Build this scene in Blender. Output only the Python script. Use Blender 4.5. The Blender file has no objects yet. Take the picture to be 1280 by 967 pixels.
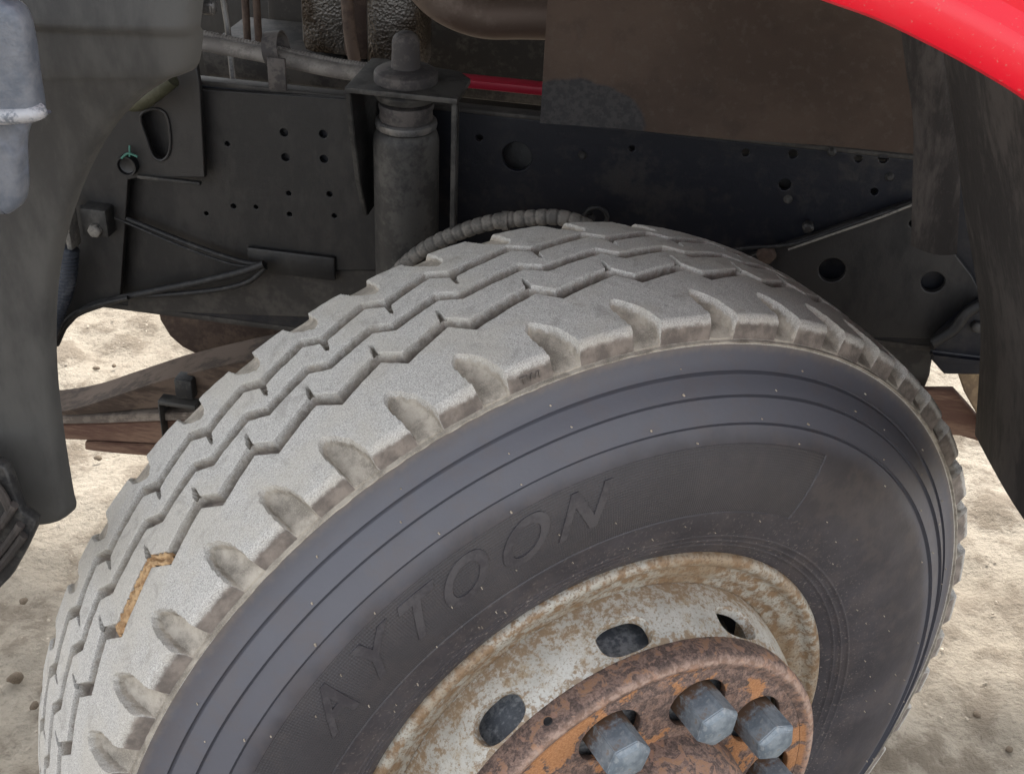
import bpy, bmesh, math, random
import numpy as np
from mathutils import Vector, Matrix
R = math.radians
rnd = random.Random(7)
scn = bpy.context.scene
COL = scn.collection

# ------------------------------------------------------------------ camera
CAM = Vector((0.02796, -0.94132, 1.63838))
RX = Vector((0.98247, 0.18184, 0.04119))
UP = Vector((-0.13172, 0.52062, 0.84357))
BK = Vector((0.13195, -0.83420, 0.53544))
FOC = 1565.83 / 1280.0
cd = bpy.data.cameras.new('camera')
cd.sensor_width = 36.0
cd.lens = 36.0 * FOC
cd.clip_start = 0.02
cd.clip_end = 500
co = bpy.data.objects.new('camera', cd)
COL.objects.link(co)
co.matrix_world = Matrix(((RX.x, UP.x, BK.x, CAM.x), (RX.y, UP.y, BK.y, CAM.y), (RX.z, UP.z, BK.z, CAM.z), (0, 0, 0, 1)))
scn.camera = co

# ------------------------------------------------------------------ light: veiled sun behind the truck, the near side in its soft shade
SUN_EL, SUN_AZ = 47, 4        # degrees; azimuth measured clockwise from +Y
w = bpy.data.worlds.new('World')
scn.world = w
w.use_nodes = True
nt = w.node_tree
nt.nodes.clear()
sky = nt.nodes.new('ShaderNodeTexSky')
sky.sky_type = 'NISHITA'
sky.sun_disc = False
sky.sun_elevation = R(SUN_EL)
sky.sun_rotation = R(SUN_AZ)
sky.dust_density = 2.0
hs = nt.nodes.new('ShaderNodeHueSaturation')
hs.inputs['Saturation'].default_value = 0.20
bg = nt.nodes.new('ShaderNodeBackground')
bg.inputs[1].default_value = 0.15
wo = nt.nodes.new('ShaderNodeOutputWorld')
nt.links.new(sky.outputs[0], hs.inputs['Color'])
nt.links.new(hs.outputs[0], bg.inputs[0])
nt.links.new(bg.outputs[0], wo.inputs[0])
sl = bpy.data.lights.new('sun', 'SUN')
sl.energy = 1.5
sl.angle = R(11)
sl.color = (1.0, 0.96, 0.91)
so = bpy.data.objects.new('sun', sl)
COL.objects.link(so)
az, el = R(SUN_AZ), R(SUN_EL)
sd = Vector((math.sin(az) * math.cos(el), math.cos(az) * math.cos(el), math.sin(el)))
so.rotation_euler = sd.to_track_quat('Z', 'Y').to_euler()
so.location = sd * 20
vs = scn.view_settings
vs.view_transform = 'Standard'
vs.look = 'None'
vs.exposure = 1.95
vs.gamma = 1.0
vs.use_curve_mapping = False

# ------------------------------------------------------------------ helpers
def ray(px, py):
    return RX * ((px - 640) / 1565.83) - UP * ((py - 483.5) / 1565.83) - BK
def at(px, py, y):
    """world point seen at a photo pixel on the lengthwise plane Y = y of the truck"""
    d = ray(px, py)
    return CAM + d * ((y - CAM.y) / d.y)
def atz(px, py, z):
    d = ray(px, py)
    return CAM + d * ((z - CAM.z) / d.z)

def link(name, me, mat=None, parent=None, smooth=True, angle=40):
    o = bpy.data.objects.new(name, me)
    COL.objects.link(o)
    if mat is not None:
        for m in (mat if isinstance(mat, (list, tuple)) else [mat]):
            me.materials.append(m)
    if parent is not None:
        o.parent = parent
    if smooth and not me.get('flat') and len(me.polygons):
        me.polygons.foreach_set('use_smooth', [True] * len(me.polygons))
        if angle < 170:
            try:
                me.set_sharp_from_angle(angle=R(angle))
            except Exception:
                pass
    return o

def mesh(verts, faces):
    me = bpy.data.meshes.new('mesh')
    me.from_pydata([tuple(v) for v in verts], [], faces)
    me.update()
    return me

def bm_mesh(bm):
    bmesh.ops.recalc_face_normals(bm, faces=bm.faces)
    me = bpy.data.meshes.new('mesh')
    bm.to_mesh(me)
    bm.free()
    return me

def empty(name, loc, parent=None, rz=0):
    o = bpy.data.objects.new(name, None)
    COL.objects.link(o)
    o.location = loc
    o.rotation_euler = (0, 0, rz)
    o.empty_display_size = 0.1
    if parent:
        o.parent = parent
    return o

def lathe(profile, seg=96, a0=0.0, a1=360.0, axis='Y'):
    """profile: list of (radius, y). Surface of revolution round the Y axis (or Z)."""
    full = abs(a1 - a0 - 360) < 1e-6
    n = seg if full else seg + 1
    v = []
    for j in range(n):
        t = R(a0 + (a1 - a0) * j / seg)
        for r, y in profile:
            v.append((r * math.sin(t), y, r * math.cos(t)) if axis == 'Y' else (r * math.cos(t), r * math.sin(t), y))
    m = len(profile)
    f = []
    for j in range(seg):
        k = (j + 1) % n
        for i in range(m - 1):
            f.append((j * m + i, j * m + i + 1, k * m + i + 1, k * m + i))
    bm = bmesh.new()
    me = mesh(v, f)
    bm.from_mesh(me)
    bmesh.ops.remove_doubles(bm, verts=bm.verts, dist=1e-6)
    return bm_mesh(bm)

def catmull(pts, n=12):
    pts = [Vector(p) for p in pts]
    out = []
    for i in range(len(pts) - 1):
        p0 = pts[max(i - 1, 0)]
        p1, p2 = pts[i], pts[i + 1]
        p3 = pts[min(i + 2, len(pts) - 1)]
        for k in range(n):
            t = k / n
            out.append(0.5 * ((2 * p1) + (p2 - p0) * t + (2 * p0 - 5 * p1 + 4 * p2 - p3) * t * t + (3 * p1 - p0 - 3 * p2 + p3) * t ** 3))
    out.append(pts[-1])
    return out

def tube(pts, rad, seg=16, caps=True):
    """sweep a circle along pts; rad is a number or a function of arc length"""
    pts = [Vector(p) for p in pts]
    L = [0.0]
    for a, b in zip(pts, pts[1:]):
        L.append(L[-1] + (b - a).length)
    v, f = [], []
    up = Vector((0, 0, 1))
    d0 = (pts[1] - pts[0]).normalized()
    if abs(d0.dot(up)) > 0.95:
        up = Vector((1, 0, 0))
    u = d0.cross(up).normalized()
    for i, p in enumerate(pts):
        d = (pts[min(i + 1, len(pts) - 1)] - pts[max(i - 1, 0)]).normalized()
        u = (u - d * u.dot(d)).normalized()
        q = d.cross(u)
        r = rad(L[i]) if callable(rad) else rad
        for k in range(seg):
            t = 2 * math.pi * k / seg
            v.append(p + (u * math.cos(t) + q * math.sin(t)) * r)
    for i in range(len(pts) - 1):
        for k in range(seg):
            k2 = (k + 1) % seg
            f.append((i * seg + k, i * seg + k2, (i + 1) * seg + k2, (i + 1) * seg + k))
    if caps:
        f.append(tuple(range(seg))[::-1])
        f.append(tuple(range((len(pts) - 1) * seg, len(pts) * seg)))
    bm = bmesh.new()
    bm.from_mesh(mesh(v, f))
    return bm_mesh(bm)

def resample(pts, step):
    pts = [Vector(p) for p in pts]
    out = [pts[0]]
    acc = 0.0
    for a, b in zip(pts, pts[1:]):
        l = (b - a).length
        if l < 1e-9:
            continue
        t = step - acc
        while t <= l:
            out.append(a.lerp(b, t / l))
            t += step
        acc = l - (t - step)
    return out

def box(x0, x1, y0, y1, z0, z1, bev=0.003, seg=2):
    bm = bmesh.new()
    bmesh.ops.create_cube(bm, size=1)
    for v in bm.verts:
        v.co = ((x0 + x1) / 2 + v.co.x * (x1 - x0), (y0 + y1) / 2 + v.co.y * (y1 - y0), (z0 + z1) / 2 + v.co.z * (z1 - z0))
    if bev:
        bmesh.ops.bevel(bm, geom=bm.edges[:], offset=bev, segments=seg, affect='EDGES', profile=0.5)
    return bm_mesh(bm)

def join(*meshes):
    bm = bmesh.new()
    for m in meshes:
        bm.from_mesh(m)
    me = bpy.data.meshes.new('mesh')
    bm.to_mesh(me)
    bm.free()
    return me

def xf(me, M):
    me.transform(M)
    return me

def circle2(cx, cy, r, n=20, ry=None):
    return [(cx + r * math.cos(2 * math.pi * k / n), cy + (ry or r) * math.sin(2 * math.pi * k / n)) for k in range(n)]

def plate2d(outline, holes, thick, bev=0.001):
    """filled outline with real holes in local XY, thickness along Z"""
    cu = bpy.data.curves.new('c', 'CURVE')
    cu.dimensions = '2D'
    cu.fill_mode = 'BOTH'
    cu.extrude = thick / 2 - bev
    cu.bevel_depth = bev
    cu.offset = -bev
    cu.bevel_resolution = 1
    for poly in [outline] + list(holes):
        s = cu.splines.new('POLY')
        s.points.add(len(poly) - 1)
        for p, q in zip(s.points, poly):
            p.co = (q[0], q[1], 0, 1)
        s.use_cyclic_u = True
    o = bpy.data.objects.new('tmp', cu)
    COL.objects.link(o)
    dg = bpy.context.evaluated_depsgraph_get()
    dg.update()
    me = bpy.data.meshes.new_from_object(o.evaluated_get(dg), depsgraph=dg)
    bpy.data.objects.remove(o)
    bpy.data.curves.remove(cu)
    bm = bmesh.new()
    bm.from_mesh(me)
    bmesh.ops.remove_doubles(bm, verts=bm.verts, dist=1e-6)
    me2 = bm_mesh(bm)
    return me2

def plate_xz(outline, y, thick=0.008, holes=(), bev=0.001):
    """plate standing lengthwise; front face at Y = y, thickness goes inboard"""
    me = plate2d([(p[0], p[1]) for p in outline], holes, thick, bev)
    M = Matrix(((1, 0, 0, 0), (0, 0, 1, y + thick / 2), (0, 1, 0, 0), (0, 0, 0, 1)))
    me.transform(M)
    bm = bmesh.new()
    bm.from_mesh(me)
    me = bm_mesh(bm)
    me['flat'] = 1
    return me

def pxz(pts, y):
    out = []
    for p in pts:
        v = at(p[0], p[1], y)
        out.append((v.x, v.z))
    return out

def smooth2(pts, n=6, closed=True):
    P = [Vector((p[0], p[1], 0)) for p in pts]
    if closed:
        out = []
        N = len(P)
        for i in range(N):
            p0, p1, p2, p3 = P[i - 1], P[i], P[(i + 1) % N], P[(i + 2) % N]
            for k in range(n):
                t = k / n
                q = 0.5 * ((2 * p1) + (p2 - p0) * t + (2 * p0 - 5 * p1 + 4 * p2 - p3) * t * t + (3 * p1 - p0 - 3 * p2 + p3) * t ** 3)
                out.append((q.x, q.y))
        return out
    return [(q.x, q.y) for q in catmull(P, n)]

def hexprism(r, h0, h1, chamfer=0.003, dome=0.0):
    """hexagonal nut along Z from h0 to h1, chamfered far end"""
    v, f = [], []
    levels = [(h0, r), (h1 - chamfer, r), (h1 - chamfer * 0.25, r - chamfer * 0.8), (h1 + dome, (r - chamfer) * 0.62)]
    for h, q in levels:
        for k in range(6):
            t = R(60 * k)
            v.append((q * math.cos(t), q * math.sin(t), h))
    for i in range(3):
        for k in range(6):
            k2 = (k + 1) % 6
            f.append((i * 6 + k, i * 6 + k2, (i + 1) * 6 + k2, (i + 1) * 6 + k))
    f.append((18, 19, 20, 21, 22, 23))
    f.append((5, 4, 3, 2, 1, 0))
    bm = bmesh.new()
    bm.from_mesh(mesh(v, f))
    bmesh.ops.bevel(bm, geom=bm.edges[:], offset=0.0009, segments=2, affect='EDGES')
    return bm_mesh(bm)

# ------------------------------------------------------------------ materials
def srgb(r, g, b):
    f = lambda c: (c / 255 / 12.92) if c <= 10 else ((c / 255 + 0.055) / 1.055) ** 2.4
    return (f(r), f(g), f(b), 1)

class NT:
    def __init__(self, name):
        self.m = bpy.data.materials.new(name)
        self.m.use_nodes = True
        self.t = self.m.node_tree
        self.b = self.t.nodes['Principled BSDF']
        self.co = self.t.nodes.new('ShaderNodeTexCoord').outputs['Object']
    def n(self, kind, **kw):
        x = self.t.nodes.new(kind)
        for k, v in kw.items():
            setattr(x, k, v)
        return x
    def l(self, a, b):
        self.t.links.new(a, b)
    def noise(self, scale, detail=4, rough=0.55, vec=None, stretch=None, dist=0.0):
        x = self.n('ShaderNodeTexNoise')
        x.inputs['Scale'].default_value = scale
        x.inputs['Detail'].default_value = detail
        x.inputs['Roughness'].default_value = rough
        x.inputs['Distortion'].default_value = dist
        v = vec or self.co
        if stretch:
            mp = self.n('ShaderNodeMapping')
            mp.inputs['Scale'].default_value = stretch
            self.l(v, mp.inputs['Vector'])
            v = mp.outputs[0]
        self.l(v, x.inputs['Vector'])
        return x.outputs[0]
    def ramp(self, fac, lo, hi):
        x = self.n('ShaderNodeMapRange')
        x.interpolation_type = 'SMOOTHSTEP'
        x.inputs['From Min'].default_value = lo
        x.inputs['From Max'].default_value = hi
        self.l(fac, x.inputs['Value'])
        return x.outputs[0]
    def math(self, op, a, b=None):
        x = self.n('ShaderNodeMath', operation=op)
        for i, q in enumerate((a, b)):
            if q is None:
                continue
            if isinstance(q, (int, float)):
                x.inputs[i].default_value = q
            else:
                self.l(q, x.inputs[i])
        return x.outputs[0]
    def mix(self, fac, a, b):
        x = self.n('ShaderNodeMix', data_type='RGBA')
        for i, q in ((0, fac), (6, a), (7, b)):
            if isinstance(q, (int, float)):
                x.inputs[i].default_value = q
            elif isinstance(q, tuple):
                x.inputs[i].default_value = q if len(q) == 4 else (*q, 1)
            else:
                self.l(q, x.inputs[i])
        return x.outputs[2]
    def attr(self, name):
        x = self.n('ShaderNodeAttribute')
        x.attribute_name = name
        return x.outputs['Fac']
    def xyz(self):
        x = self.n('ShaderNodeSeparateXYZ')
        self.l(self.co, x.inputs[0])
        return x.outputs
    def out(self, color=None, rough=0.6, metal=0.0, bumps=(), spec=0.5, coat=0.0):
        if isinstance(color, tuple):
            self.b.inputs['Base Color'].default_value = color if len(color) == 4 else (*color, 1)
        else:
            self.l(color, self.b.inputs['Base Color'])
        for k, v in (('Roughness', rough), ('Metallic', metal)):
            if isinstance(v, (int, float)):
                self.b.inputs[k].default_value = v
            else:
                self.l(v, self.b.inputs[k])
        self.b.inputs['Specular IOR Level'].default_value = spec
        self.b.inputs['Coat Weight'].default_value = coat
        prev = None
        for h, strength, dist in bumps:
            x = self.n('ShaderNodeBump')
            x.inputs['Strength'].default_value = strength
            x.inputs['Distance'].default_value = dist
            self.l(h, x.inputs['Height'])
            if prev is not None:
                self.l(prev, x.inputs['Normal'])
            prev = x.outputs[0]
        if prev is not None:
            self.l(prev, self.b.inputs['Normal'])
        return self.m

def dusty(name, base, dust, amount=(0.45, 0.7), scale=9, rough=0.6, metal=0.0, streak=None, speck=0.0, bump=0.15, spec=0.4, dark=None):
    t = NT(name)
    big = t.noise(scale, 6, 0.6, stretch=streak)
    fine = t.noise(scale * 9, 5, 0.65, stretch=streak)
    f = t.math('ADD', t.math('MULTIPLY', big, 0.7), t.math('MULTIPLY', fine, 0.3))
    c = t.mix(t.ramp(f, 0.5 + (amount[0] - 0.5) * 0.55, 0.5 + (amount[1] - 0.5) * 0.42), base, dust)
    c = t.mix(t.math('MULTIPLY', t.ramp(t.noise(scale * 3.7, 6, 0.7, stretch=streak), 0.52, 0.62), 0.45), c, dust)
    if dark is not None:
        c = t.mix(t.ramp(t.noise(scale * 2.3, 5, 0.6, dist=0.5), 0.52, 0.75), c, dark)
    if speck:
        s = t.noise(260, 2, 0.5)
        c = t.mix(t.math('MULTIPLY', t.ramp(s, 0.62, 0.72), speck), c, dust)
    return t.out(c, rough, metal, ((t.noise(70, 6, 0.6), bump, 0.004), (t.noise(420, 3, 0.6), bump, 0.0012)), spec)

def make_tread():
    t = NT('tread_rubber')
    grain = t.noise(900, 3, 0.7)
    grain2 = t.noise(380, 3, 0.7)
    big = t.noise(11, 5, 0.6)
    top = t.mix(t.ramp(grain, 0.34, 0.64), (0.285, 0.273, 0.255), (0.565, 0.545, 0.51))
    top = t.mix(t.math('MULTIPLY', t.ramp(grain2, 0.52, 0.75), 0.5), top, (0.34, 0.33, 0.315))
    top = t.mix(t.math('MULTIPLY', t.ramp(big, 0.46, 0.60), 0.40), top, (0.44, 0.405, 0.345))
    top = t.mix(t.math('MULTIPLY', t.ramp(t.noise(34, 6, 0.7, dist=0.7), 0.54, 0.66), 0.42), top, (0.25, 0.235, 0.215))
    top = t.mix(t.math('MULTIPLY', t.ramp(t.noise(150, 4, 0.7, stretch=(1, 4, 1)), 0.60, 0.70), 0.5), top, (0.17, 0.155, 0.14))
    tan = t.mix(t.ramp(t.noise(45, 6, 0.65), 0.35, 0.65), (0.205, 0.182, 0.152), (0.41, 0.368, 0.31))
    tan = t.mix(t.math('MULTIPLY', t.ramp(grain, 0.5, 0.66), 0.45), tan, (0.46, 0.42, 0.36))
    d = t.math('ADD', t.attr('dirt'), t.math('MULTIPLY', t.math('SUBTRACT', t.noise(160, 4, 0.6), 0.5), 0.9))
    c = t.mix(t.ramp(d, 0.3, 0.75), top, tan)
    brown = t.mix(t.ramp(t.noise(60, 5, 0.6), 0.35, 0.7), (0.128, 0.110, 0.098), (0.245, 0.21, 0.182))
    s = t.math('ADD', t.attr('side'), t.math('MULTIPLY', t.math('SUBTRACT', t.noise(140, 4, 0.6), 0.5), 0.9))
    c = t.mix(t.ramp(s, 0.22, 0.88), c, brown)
    return t.out(c, 0.85, 0, ((t.noise(130, 5, 0.65), 0.25, 0.003), (t.noise(800, 3, 0.6), 0.55, 0.0012)), 0.25)

def make_sidewall():
    t = NT('sidewall_rubber')
    x, y, z = t.xyz()
    rr = t.math('SQRT', t.math('ADD', t.math('MULTIPLY', x, x), t.math('MULTIPLY', z, z)))
    ang = t.math('ARCTAN2', x, z)
    n1 = t.noise(14, 6, 0.6)
    n2 = t.noise(120, 5, 0.65)
    base = t.mix(t.ramp(n1, 0.35, 0.7), (0.028, 0.0255, 0.031), (0.047, 0.043, 0.050))
    # dusty film and bluish sky sheen coloured into the upper bands, thinning toward the panel
    band = t.ramp(t.math('ADD', rr, t.math('MULTIPLY', t.math('SUBTRACT', n1, 0.5), 0.02)), 0.428, 0.452)
    base = t.mix(t.math('MULTIPLY', band, 0.9), base, (0.088, 0.089, 0.106))
    base = t.mix(t.math('MULTIPLY', t.ramp(t.noise(26, 6, 0.7), 0.47, 0.62), 0.24), base, (0.095, 0.076, 0.070))
    # earthy film by the tread edge
    edge = t.ramp(t.math('ADD', rr, t.math('MULTIPLY', t.math('SUBTRACT', n2, 0.5), 0.012)), 0.507, 0.523)
    base = t.mix(t.math('MULTIPLY', edge, 0.75), base, (0.20, 0.165, 0.135))
    # fine fibrous dust close to the bead
    bead = t.ramp(rr, 0.385, 0.315)
    sp = t.ramp(t.noise(330, 3, 0.6), 0.58, 0.70)
    base = t.mix(t.math('MULTIPLY', t.math('MULTIPLY', bead, sp), 0.5), base, (0.30, 0.26, 0.23))
    pan = t.attr('panel')
    base = t.mix(t.math('MULTIPLY', pan, 0.55), base, (0.034, 0.032, 0.035))
    # knurling of the panel: fine radial and ring hatching
    h1 = t.math('SINE', t.math('MULTIPLY', ang, 950.0))
    h2 = t.math('SINE', t.math('MULTIPLY', rr, 2300.0))
    hatch = t.math('MULTIPLY', t.math('ADD', h1, h2), pan)
    rough = t.math('ADD', 0.44, t.math('MULTIPLY', t.noise(35, 5, 0.6), 0.22))
    return t.out(base, rough, 0, ((hatch, 0.22, 0.0006), (t.noise(220, 5, 0.6), 0.12, 0.0015), (n1, 0.1, 0.006)), 0.5)

def make_white_rim():
    t = NT('worn_rim_paint')
    x, y, z = t.xyz()
    rr = t.math('SQRT', t.math('ADD', t.math('MULTIPLY', x, x), t.math('MULTIPLY', z, z)))
    big = t.noise(13, 6, 0.62)
    mid = t.noise(75, 6, 0.68)
    fin = t.noise(330, 4, 0.7)
    paint = t.mix(t.ramp(big, 0.35, 0.65), (0.40, 0.385, 0.345), (0.56, 0.545, 0.50))
    stain = t.mix(t.ramp(mid, 0.42, 0.66), paint, (0.36, 0.28, 0.18))
    c = t.mix(t.ramp(t.noise(28, 6, 0.65), 0.40, 0.62), paint, stain)
    # rust held in the gutter and on the flange
    g = t.math('MULTIPLY', t.ramp(rr, 0.2385, 0.252), t.ramp(mid, 0.30, 0.58))
    c = t.mix(t.math('MULTIPLY', g, 0.75), c, (0.27, 0.175, 0.105))
    fine2 = t.noise(190, 5, 0.7)
    at_edge = t.math('MAXIMUM', t.ramp(rr, 0.2375, 0.2445), t.math('MAXIMUM', t.ramp(rr, 0.2320, 0.2275), t.attr('vent')))
    wr = t.math('ADD', t.math('ADD', t.math('MULTIPLY', fine2, 0.6), t.math('MULTIPLY', mid, 0.4)), t.math('MULTIPLY', at_edge, 0.085))
    ru = t.ramp(wr, 0.535, 0.61)
    c = t.mix(t.math('MULTIPLY', ru, 0.85), c, (0.27, 0.185, 0.11))
    c = t.mix(t.math('MULTIPLY', t.ramp(fin, 0.53, 0.62), 0.65), c, (0.24, 0.185, 0.125))
    return t.out(c, t.math('ADD', 0.42, t.math('MULTIPLY', mid, 0.35)), 0.15, ((mid, 0.25, 0.0025), (fin, 0.3, 0.001)), 0.5)

def make_flange():
    t = NT('rim_flange_paint')
    big = t.noise(10, 6, 0.62)
    mid = t.noise(80, 6, 0.68)
    fin = t.noise(330, 4, 0.7)
    c = t.mix(t.ramp(big, 0.4, 0.6), (0.40, 0.38, 0.33), (0.30, 0.23, 0.155))
    c = t.mix(t.ramp(mid, 0.44, 0.60), c, (0.235, 0.155, 0.09))
    c = t.mix(t.math('MULTIPLY', t.ramp(fin, 0.52, 0.62), 0.75), c, (0.15, 0.10, 0.065))
    return t.out(c, 0.5, 0.2, ((mid, 0.25, 0.0025), (fin, 0.25, 0.001)), 0.5)

def make_rust():
    t = NT('flaking_rust')
    big = t.noise(14, 5, 0.55, dist=0.8)
    mid = t.noise(95, 6, 0.7, dist=0.4)
    fin = t.noise(420, 4, 0.7)
    dark = t.mix(t.ramp(fin, 0.35, 0.65), (0.068, 0.049, 0.042), (0.155, 0.108, 0.092))
    pink = t.mix(t.ramp(fin, 0.35, 0.65), (0.17, 0.11, 0.088), (0.30, 0.20, 0.16))
    orange = t.mix(t.ramp(fin, 0.3, 0.7), (0.30, 0.135, 0.056), (0.47, 0.235, 0.11))
    c = t.mix(t.ramp(mid, 0.44, 0.58), dark, pink)
    o = t.math('ADD', t.math('MULTIPLY', big, 0.65), t.math('MULTIPLY', mid, 0.35))
    c = t.mix(t.math('MULTIPLY', t.ramp(o, 0.505, 0.540), t.attr('face')), c, orange)
    flake = t.ramp(t.noise(55, 5, 0.6, dist=0.9), 0.53, 0.57)
    c = t.mix(t.math('MULTIPLY', flake, t.math('SUBTRACT', 0.75, t.math('MULTIPLY', t.attr('face'), 0.6))), c, t.mix(t.ramp(mid, 0.4, 0.6), (0.36, 0.215, 0.16), (0.34, 0.185, 0.10)))
    ed = t.attr('ridge')
    c = t.mix(t.math('MULTIPLY', ed, 0.8), c, t.mix(t.ramp(mid, 0.4, 0.6), (0.34, 0.21, 0.15), (0.50, 0.37, 0.30)))
    return t.out(c, 0.8, 0.1, ((mid, 0.35, 0.003), (fin, 0.55, 0.0013)), 0.4)

def make_sand():
    t = NT('sandy_ground')
    big = t.noise(1.6, 6, 0.6)
    mid = t.noise(9, 8, 0.65)
    fin = t.noise(90, 6, 0.7)
    c = t.mix(t.ramp(big, 0.35, 0.65), (0.285, 0.245, 0.190), (0.37, 0.325, 0.26))
    c = t.mix(t.ramp(mid, 0.46, 0.60), c, (0.205, 0.170, 0.130))
    c = t.mix(t.math('MULTIPLY', t.ramp(fin, 0.5, 0.72), 0.6), c, (0.155, 0.130, 0.102))
    return t.out(c, 0.95, 0, ((mid, 0.7, 0.05), (fin, 0.5, 0.012)), 0.15)

M_TREAD = make_tread()
M_SIDE = make_sidewall()
M_RIM = make_white_rim()
M_FLANGE = make_flange()
M_RUST = make_rust()
M_SAND = make_sand()
def make_nut():
    t = NT('painted_nut_steel')
    x, y, z = t.xyz()
    a, b = t.noise(34, 6, 0.62), t.noise(170, 5, 0.68)
    c = t.mix(t.ramp(a, 0.42, 0.60), (0.135, 0.165, 0.195), (0.235, 0.27, 0.30))
    c = t.mix(t.math('MULTIPLY', t.ramp(b, 0.52, 0.64), 0.5), c, (0.33, 0.345, 0.35))
    g = t.math('ADD', z, t.math('MULTIPLY', t.math('SUBTRACT', b, 0.5), 0.05))
    c = t.mix(t.ramp(g, 0.086, 0.070), c, (0.14, 0.085, 0.055))
    c = t.mix(t.math('MULTIPLY', t.ramp(a, 0.57, 0.63), 0.6), c, (0.21, 0.15, 0.11))
    return t.out(c, t.math('ADD', 0.36, t.math('MULTIPLY', b, 0.3)), 0.25, ((b, 0.2, 0.0012), (a, 0.12, 0.004)), 0.5)
M_NUT = make_nut()
M_DRUM = dusty('brake_drum_iron', (0.1100, 0.1200, 0.1360), (0.3200, 0.3300, 0.3400), (0.45, 0.7), 22, 0.6, 0.3)
M_RAIL = dusty('black_frame_paint', (0.0028, 0.0027, 0.0035), (0.0143, 0.0128, 0.0125), (0.42, 0.66), 7, 0.55, 0.0, streak=(1, 1, 0.45), speck=0.15, spec=0.5)
M_RAILB = dusty('blue_black_frame_paint', (0.0020, 0.0028, 0.0070), (0.0158, 0.0146, 0.0154), (0.52, 0.80), 8, 0.5, 0.0, speck=0.12, spec=0.4)
M_FLANGEB = dusty('dusty_flange_paint', (0.0238, 0.0211, 0.0190), (0.0476, 0.0425, 0.0374), (0.42, 0.66), 9, 0.7)
M_SHOCK = dusty('dusty_shock_paint', (0.0166, 0.0158, 0.0154), (0.0459, 0.0433, 0.0397), (0.42, 0.66), 16, 0.6, speck=0.2)
M_RUBBER = dusty('grey_dusty_rubber', (0.0292, 0.0260, 0.0260), (0.0683, 0.0598, 0.0553), (0.4, 0.68), 22, 0.75)
M_STEEL = dusty('worn_plated_steel', (0.0809, 0.0790, 0.0790), (0.1470, 0.1434, 0.1415), (0.4, 0.65), 40, 0.42, 0.6)
def make_red():
    t = NT('red_cab_paint')
    n = t.noise(26, 6, 0.65)
    c = t.mix(t.math('MULTIPLY', t.ramp(n, 0.5, 0.68), 0.10), (0.68, 0.001, 0.018), (0.52, 0.07, 0.07))
    c = t.mix(t.math('MULTIPLY', t.ramp(t.noise(420, 3, 0.6), 0.64, 0.72), 0.35), c, (0.45, 0.20, 0.16))
    return t.out(c, t.math('ADD', 0.22, t.math('MULTIPLY', n, 0.30)), 0, ((n, 0.03, 0.004),), 0.4, 0.25)
M_RED = make_red()
M_REDIN = NT('red_primed_bar').out((0.30, 0.012, 0.03), 0.45, 0, (), 0.4)
M_MUD = dusty('weathered_mudguard_plastic', (0.0328, 0.0319, 0.0311), (0.0611, 0.0592, 0.0556), (0.38, 0.72), 6, 0.65, streak=(1, 1, 0.3), speck=0.06, bump=0.08)
def make_flap():
    t = NT('brown_rubber_flap')
    c = t.mix(t.ramp(t.noise(5, 6, 0.6, stretch=(0.6, 1, 1)), 0.40, 0.62), (0.038, 0.0245, 0.0175), (0.058, 0.039, 0.0285))
    c = t.mix(t.math('MULTIPLY', t.ramp(t.noise(24, 6, 0.65), 0.54, 0.66), 0.28), c, (0.020, 0.014, 0.011))
    c = t.mix(t.math('MULTIPLY', t.ramp(t.noise(90, 5, 0.65), 0.52, 0.66), 0.35), c, (0.065, 0.050, 0.040))
    a = at(722, 150, 0.56)
    x, y, z = t.xyz()
    dx = t.math('MULTIPLY', t.math('SUBTRACT', x, a.x), 1 / 0.085)
    dz = t.math('MULTIPLY', t.math('SUBTRACT', z, a.z), 1 / 0.050)
    d = t.math('ADD', t.math('MULTIPLY', dx, dx), t.math('MULTIPLY', dz, dz))
    d = t.math('ADD', d, t.math('MULTIPLY', t.math('SUBTRACT', t.noise(30, 5, 0.6), 0.5), 0.5))
    c = t.mix(t.ramp(d, 1.08, 0.88), c, t.mix(t.ramp(t.noise(120, 4, 0.6), 0.4, 0.6), (0.021, 0.020, 0.021), (0.033, 0.031, 0.031)))
    return t.out(c, 0.8, 0, ((t.noise(60, 6, 0.6), 0.12, 0.004), (t.noise(420, 3, 0.6), 0.15, 0.0012)), 0.3)
M_LINER = make_flap()
M_POST = dusty('dirty_inner_liner', (0.0210, 0.0173, 0.0160), (0.0570, 0.0479, 0.0433), (0.43, 0.70), 9, 0.8, streak=(1.6, 1, 0.35), speck=0.3, bump=0.2, dark=(0.025, 0.021, 0.02))
M_STEP = dusty('grey_blue_cast_metal', (0.0921, 0.1046, 0.1297), (0.1507, 0.1590, 0.1800), (0.35, 0.7), 14, 0.5, 0.2, bump=0.25, dark=(0.17, 0.19, 0.24))
M_WORN = dusty('scuffed_step_edge', (0.1280, 0.1400, 0.1600), (0.3360, 0.3360, 0.3520), (0.36, 0.56), 60, 0.5, 0.2, bump=0.3)
M_HOSE = dusty('beige_conduit', (0.1100, 0.0990, 0.0908), (0.1650, 0.1513, 0.1375), (0.4, 0.65), 30, 0.7)
M_HOSEG = dusty('grey_ribbed_hose', (0.0900, 0.0855, 0.0792), (0.1710, 0.1575, 0.1395), (0.4, 0.65), 35, 0.7)
M_HOSEB = dusty('blue_black_ribbed_hose', (0.022, 0.026, 0.036), (0.07, 0.075, 0.085), (0.5, 0.75), 30, 0.55)
M_CABLE = dusty('black_cable', (0.0101, 0.0101, 0.0112), (0.0392, 0.0370, 0.0347), (0.5, 0.75), 30, 0.6)
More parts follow.
